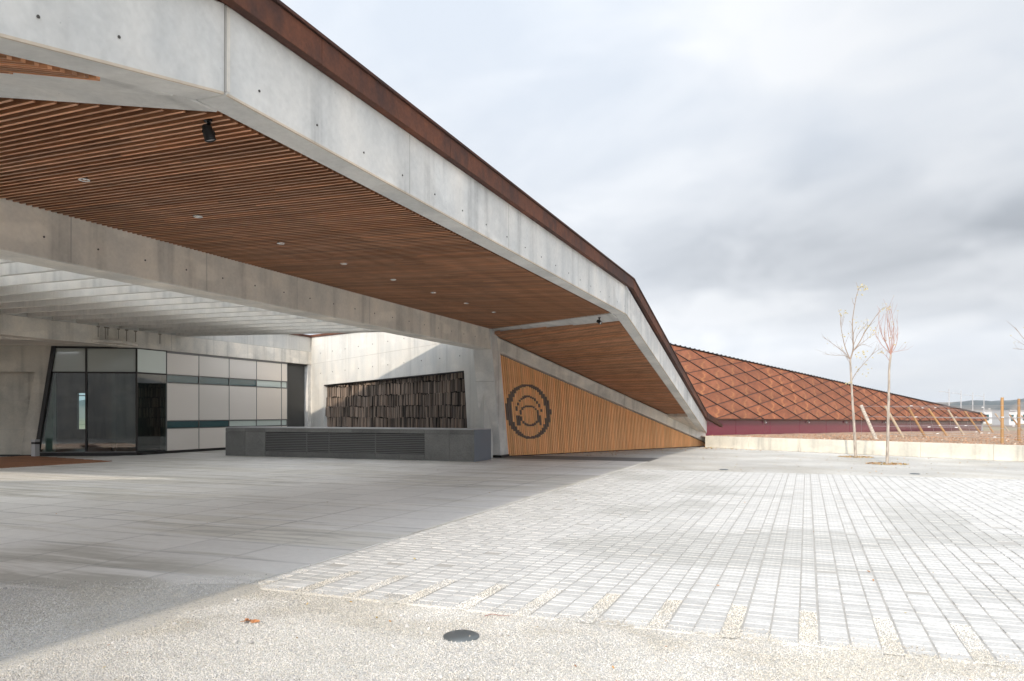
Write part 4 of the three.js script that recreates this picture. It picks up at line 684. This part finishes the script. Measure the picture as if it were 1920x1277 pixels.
  part('end_post', hex([e(.985, -1.4, .15), e(.989, -1.4, .15), e(.989, -1.4, .4), e(.985, -1.4, .4), e(.985, -.07, .15), e(.989, -.07, .15), e(.989, -.07, .4), e(.985, -.07, .4)]), M.lightGrey, o);
  part('back_wall', hex([e(0, -1.6, 9), e(1, -1.6, 2), e(1, -1.6, 2.2), e(0, -1.6, 9.2), e(0, 1.5, 9), e(1, .2, 2), e(1, .2, 2.2), e(0, 1.5, 9.2)]), M.rust, o);
  const lab = ['small grey lamp bracket under the eave of the dark red wall, nearest the canopy', 'small grey lamp bracket under the eave, second from the canopy', 'small grey lamp bracket under the eave, third from the canopy', 'small grey lamp bracket under the eave, fourth from the canopy'];
  [6.85, 12.86, 19.17, 27.05].forEach((d, k) => { const t = (d - .1) / 58.7 + .012, L = thing('wall_lamp', lab[k], 'lamp', e(t, -.1, .2), 'lamp brackets under the eave'); const p = e(t, -.13, .12), g = new THREE.CylinderGeometry(.035, .05, .16, 10); g.rotateX(.5); g.rotateZ(.4); g.translate(p.x, p.y - .02, p.z); part('head', g, M.lightGrey, L); part('arm', tube([e(t, -.06, .21), e(t, -.07, .15), p], .016, .016, 6), M.lightGrey, L); });
}
// ---------- young trees ----------
function tree(label, s, l, trunk, limbs, tr, matLimb, leafSpots, seed, twigs) {
  const o = thing('young_tree', label, 'tree', W(s, l, 0), 'young staked trees'), r = rng(seed), R = new THREE.Vector3(.93183, 0, -.36291), D = new THREE.Vector3(-.36291, 0, -.93183); delete o.userData.group;
  const P = (x, y, d = 0) => W(s, l, 0).add(R.clone().multiplyScalar(x)).add(D.clone().multiplyScalar(d)).add(new THREE.Vector3(0, y, 0));
  part('trunk', tube(trunk.map(([x, y]) => P(x, Math.max(y, -.05), 0)), tr, tr * .62, 9, 2), M.bark, o);
  const list = [], ends = [];
  limbs.forEach(([pts, r0, spread]) => { const d = (r() - .5) * spread, q = pts.map(([x, y], k) => P(x, y, d * k / (pts.length - 1))); list.push(tube(q, r0, r0 * .3, 5, 1)); ends.push(q);
    for (let k = 0; k < twigs; k++) { const c = new THREE.CatmullRomCurve3(q), a = c.getPoint(.25 + .7 * r()), dir = c.getTangent(.6).add(new THREE.Vector3((r() - .5) * 1.5, (r() - .1) * .9, (r() - .5) * 1.5)).normalize(), len = .15 + .38 * r(); const b = a.clone().addScaledVector(dir, len * .5).add(new THREE.Vector3((r() - .5) * .05, .03, (r() - .5) * .05)), e = a.clone().addScaledVector(dir, len).add(new THREE.Vector3(0, .06, 0)); list.push(tube([a, b, e], r0 * .34, r0 * .16, 4)); ends.push([a, b, e]); } });
  const cr = part('crown', merge(list), matLimb, o);
  const lf = [], one = (p, k) => { const g = new THREE.BufferGeometry(), w = k * .32; g.setAttribute('position', new THREE.BufferAttribute(new Float32Array([0, 0, 0, w, k * .45, .012, 0, k, 0, 0, 0, 0, 0, k, 0, -w, k * .45, .012]), 3)); g.setAttribute('uv', new THREE.BufferAttribute(new Float32Array(12), 2)); g.computeVertexNormals(); g.rotateX(r() * 6); g.rotateZ(r() * 6); g.rotateY(r() * 6); g.translate(p.x, p.y, p.z); lf.push(g); };
  for (const [x, y, n, sp] of leafSpots) for (let k = 0; k < n * 1.5; k++) one(P(x + (r() - .5) * sp * 1.5, y + (r() - .5) * sp, (r() - .5) * sp), 0.045 + .055 * r());
  for (const e of ends) if (r() < .35) one(e[e.length - 1], .03 + .03 * r());
  if (lf.length) { const m = part('leaves', merge(lf), M.leaf, o); m.userData.kind = 'stuff'; }
  return o;
}
tree('slim young tree with spreading grey branches and few pale leaves, left of the pair', 30.39, -1.67, [[-.01, -.05], [-.06, 1.07], [-.14, 2.28], [-.18, 3.05], [-.21, 3.58]], [
  [[[-.21, 3.56], [-.09, 3.93], [-.08, 4.37], [-.09, 4.92], [0, 5.53], [.13, 6.08], [.24, 6.25]], .027, .5], [[[-.21, 3.58], [-.36, 3.93], [-.49, 4.48], [-.55, 4.92], [-.53, 5.23]], .02, .9], [[[-.12, 3.85], [.16, 4.21], [.38, 4.59], [.71, 5.04], [1.04, 5.45], [1.21, 5.53]], .022, .9],
  [[[-.26, 3.6], [-.33, 3.74], [-.61, 3.99], [-.94, 4.24], [-1.2, 4.42]], .015, 1], [[[-.24, 3.6], [-.33, 3.71], [-.77, 3.74], [-1.09, 3.8]], .011, 1.1], [[[-.21, 3.36], [-.25, 3.41], [-.42, 3.58], [-.49, 3.69]], .01, .8], [[[-.17, 2.75], [-.04, 3.05], [.24, 3.41], [.55, 3.77], [.93, 4.02]], .014, 1],
  [[[-.12, 3.85], [.22, 4.15], [.55, 4.37], [.82, 4.65]], .013, .9], [[[-.1, 3.88], [.27, 4.13], [.66, 4.02]], .01, .9], [[[-.09, 3.93], [-.21, 4.26], [-.33, 4.54]], .01, .8], [[[-.08, 4.1], [.05, 4.48], [.33, 4.81]], .011, .8]],
  .052, M.twigGrey, [[.26, 6.2, 16, .2], [.15, 5.9, 3, .2], [-.46, 5.28, 7, .2], [-.38, 4.5, 5, .2], [.35, 4.8, 12, .4], [.5, 4.5, 6, .4], [1.15, 5.5, 8, .22], [.2, 3.75, 9, .3], [.05, 3.2, 7, .2], [.3, 3.1, 5, .35], [-.28, 2.7, 6, .12], [.1, 5.0, 3, .3], [.55, 3.5, 3, .3], [-.7, 4.2, 3, .4]], 81, 5);
tree('slim young tree with a narrow brush of reddish upright twigs, right of the pair', 26.58, -2.35, [[.01, -.05], [.04, 1.14], [.07, 2.47], [.08, 3.04], [.13, 3.45]], [
  [[[.13, 3.43], [.2, 3.8], [.24, 4.23], [.19, 4.71], [.14, 4.92]], .014, .3], [[[.12, 3.45], [-.03, 3.85], [-.17, 4.18], [-.22, 4.56], [-.19, 4.94]], .014, .4], [[[.11, 3.48], [-.17, 3.8], [-.31, 4.09], [-.29, 4.33]], .011, .5], [[[.13, 3.45], [.07, 3.85], [0, 4.28], [-.03, 4.66], [-.08, 4.9]], .014, .5], [[[.13, 3.45], [.14, 3.9], [.07, 4.33], [.09, 4.71], [.04, 4.87]], .013, .4], [[[.13, 3.48], [.28, 3.85], [.33, 3.99], [.54, 4.18]], .010, .5],
  [[[.1, 3.24], [-.08, 3.45], [-.21, 3.5]], .009, .5], [[[.14, 3.52], [.4, 3.57], [.64, 3.61]], .008, .6], [[[.13, 3.48], [.23, 3.85], [.16, 4.33], [.1, 4.66]], .012, .6], [[[.12, 3.48], [-.08, 3.9], [-.12, 4.33], [-.1, 4.75]], .012, .6], [[[.12, 3.46], [.02, 3.75], [-.12, 3.98], [-.2, 4.4]], .011, .7], [[[.14, 3.5], [.25, 3.72], [.28, 4.1], [.22, 4.5]], .010, .7]],
  .05, M.twigRed, [[-.2, 3.5, 5, .15], [.1, 3.9, 3, .3], [-.05, 4.9, 3, .2]], 83, 4);
tree('bare young tree at the right edge with only branch tips in view', 27, -7.3, [[0, -.05], [.02, 1.2], [-.02, 2.4], [-.05, 3.3]], [
  [[[-.05, 3.28], [-.4, 3.45], [-.95, 3.6], [-1.35, 3.78], [-1.66, 4.16]], .018, .3], [[[-.6, 3.5], [-1.1, 3.52], [-1.45, 3.5], [-1.74, 3.52]], .010, .3], [[[-.9, 3.58], [-1.3, 3.58], [-1.6, 3.72]], .009, .3], [[[-.05, 3.3], [.1, 3.9], [.05, 4.6], [.1, 5.3]], .022, .3], [[[-.04, 3.3], [.4, 3.8], [.8, 4.4]], .018, .4], [[[-.04, 3.3], [-.4, 4.0], [-.7, 4.7]], .018, .4]],
  .05, M.twigGrey, [], 85, 3);
// ---------- far lamps and sheds ----------
[[200, 1779.6, 729, 'tall street lamp far off, leftmost and tallest of the four'], [212, 1802, 732, 'tall street lamp far off, second from the left of the four'], [226, 1824, 736, 'tall street lamp far off, third from the left of the four'], [238, 1845, 738, 'tall street lamp far off, rightmost and shortest of the four']].forEach(([Z, x, y, lab]) => {
  const X = (x - 960) / 1420 * Z, s = .93183 * Z + .36291 * X, l = .36291 * Z - .93183 * X, top = 1.6 + (775 - y) / 1420 * Z, b = -.35 - .0062 * (Math.hypot(s, l) - 60) - .6, o = thing('street_lamp', lab, 'street lamp', W(s, l, b), 'street lamps on the far road');
  const g = new THREE.CylinderGeometry(.10, .17, top - b, 10); g.translate(-l, (top + b) / 2, -s); part('pole', g, M.lightGrey, o);
  const a = W(s, l, top - 1.1), e = W(s - .36 * 2.2, l + .93 * 2.2, top - .75); part('arm', tube([a, a.clone().lerp(e, .5).add(new THREE.Vector3(0, .12, 0)), e], .07, .06, 6), M.lightGrey, o);
  const hd = new THREE.BoxGeometry(.9, .14, .3); hd.rotateY(.37); hd.translate(e.x, e.y, e.z); part('lamp_head', hd, M.lightGrey, o);
});
{ // white sheds on the plain
  const shed = (label, Z, x0, x1, hTop, hBot, dep) => { const p = (x, z) => { const X = (x - 960) / 1420 * Z; return [.93183 * (Z + z) + .36291 * X, .36291 * (Z + z) - .93183 * X]; }, o = thing('white_shed', label, 'building', W(...p((x0 + x1) / 2, 0), hBot), null), A = p(x0, 0), Bq = p(x1, 0), C = p(x1, dep), D = p(x0, dep);
    part('wall', slabPoly([A, Bq, C, D], hBot, hTop), M.shed, o); const e = .4; part('roof', slabPoly([p(x0, -.3), p(x1, -.3), C, D], hTop, hTop + .25), M.lightGrey, o);
    const n = Math.round((x1 - x0) / 11); for (let k = 0; k < n; k++) { const u = mix(x0, x1, (k + .3) / n), v = mix(x0, x1, (k + .7) / n); part('window', slabPoly([p(u, -.12), p(v, -.12), p(v, .1), p(u, .1)], mix(hBot, hTop, .35), mix(hBot, hTop, .75)), M.tealGlass, o); } };
  shed('long white industrial shed on the plain beyond the vineyard posts', 250, 1846, 1960, 2.4, -2.4, 30);
  shed('lower white shed farther off, left of the long industrial shed', 300, 1818, 1850, 2.6, -2.6, 20);
  shed('small white flat-roofed shed with a bright roof, far right', 170, 1892, 1904, 2.1, -1.3, 6);
}
// ---------- leaf litter ----------
{
  const r = rng(91), c = new THREE.Color(), list = [], g = new THREE.CircleGeometry(1, 6); g.scale(1, .55, 1); g.rotateX(-Math.PI / 2);
  const put = (s, l, k, h = .006) => { const v = .6 + .7 * r(), w = r(); c.setRGB(.42 * v, (.20 + .12 * w) * v, .10 * v); list.push([mtx(W(s, l, h + k * .25), new THREE.Euler((r() - .5) * .9, r() * 6.3, (r() - .5) * .9), k, k, k), c.clone()]); };
  for (const [ts, tl] of [[30.39, -1.67], [26.58, -2.35], [27, -7.3]]) for (let n = 0; n < 420; n++) { const a = r() * 6.28, q = .62 * Math.sqrt(r()); put(ts + Math.sin(a) * q, tl + Math.cos(a) * q, .014 + .022 * r()); }
  for (let n = 0; n < 260; n++) { const t = r(), k = -.02 - .5 * Math.pow(r(), 3); const s = LW[0] + LD[0] * t * 7 * r() + LN[0] * k, l = LW[1] + LD[1] * t * 7 * r() + LN[1] * k; put(s - .1, l - .1, .012 + .03 * r()); }
  for (let n = 0; n < 420; n++) { const u = 12.5 * r(), k = -.15 - 2.2 * Math.pow(r(), 2), s = 26.02 + .8946 * u + .4469 * k, l = 10.3 - .4469 * u + .8946 * k; put(s, l, .012 + .03 * Math.pow(r(), 2), .016); }
  for (let n = 0; n < 240; n++) put(22 + 9 * r(), mix(-7, 4, r()), .01 + .02 * r());
  for (let n = 0; n < 60; n++) put(5 + 14 * Math.pow(r(), 1.5), mix(-4, 16, r()), .008 + .012 * r(), .018);
  for (let n = 0; n < 40; n++) put(3.5 + 2 * r(), mix(-1.2, 5, r()), .006 + .01 * r());
  scene.add(scatter('leaf_litter', g, M.clod, list, 'dry brown leaf scraps scattered round the trees and along the walls', 'leaf litter'));
  const spray = (label, s, l, len, a, n, seed, mat) => { const q = rng(seed), o = thing('fallen_twig', label, 'twig', W(s, l, 0)), dir = [Math.cos(a), Math.sin(a)], P = t => W(s + dir[0] * t + .02 * Math.sin(t * 22), l + dir[1] * t + .018 * Math.sin(t * 15), .012 + .006 * Math.sin(t * 30)); part('stem', tube([P(0), P(len * .3), P(len * .65), P(len)], .003, .0012, 5), mat, o);
    for (let k = 0; k < n; k++) { const p = P(len * (.1 + .75 * q())), lg = new THREE.CircleGeometry(.017 + .014 * q(), 6); lg.scale(1.6, .6, 1); lg.rotateX(-1.2 + q() * .6); lg.rotateY(q() * 6); lg.translate(p.x + (q() - .5) * .03, p.y + .006, p.z + (q() - .5) * .02); part('leaf', lg, M.leafOrange, o); } };
  M.leafOrange = std({ roughness: .8, color: lin(.50, .23, .10) });
  spray('dry orange leaf spray lying on the gravel at the lower left', 4.62, 4.02, .17, -1.25, 9, 5, M.dryLeaf);
  spray('thin reddish curved twig at the gravel edge above the near ground light', 5.45, 2.35, .22, -1.0, 0, 6, std({ roughness: .8, color: lin(.30, .12, .09) }));
  spray('small dry brown leaf on the gravel at the bottom edge, right of the middle', 4.35, 1.05, .05, -1.4, 3, 7, M.dryLeaf);
}
shade(scene);
renderer.render(scene, camera);
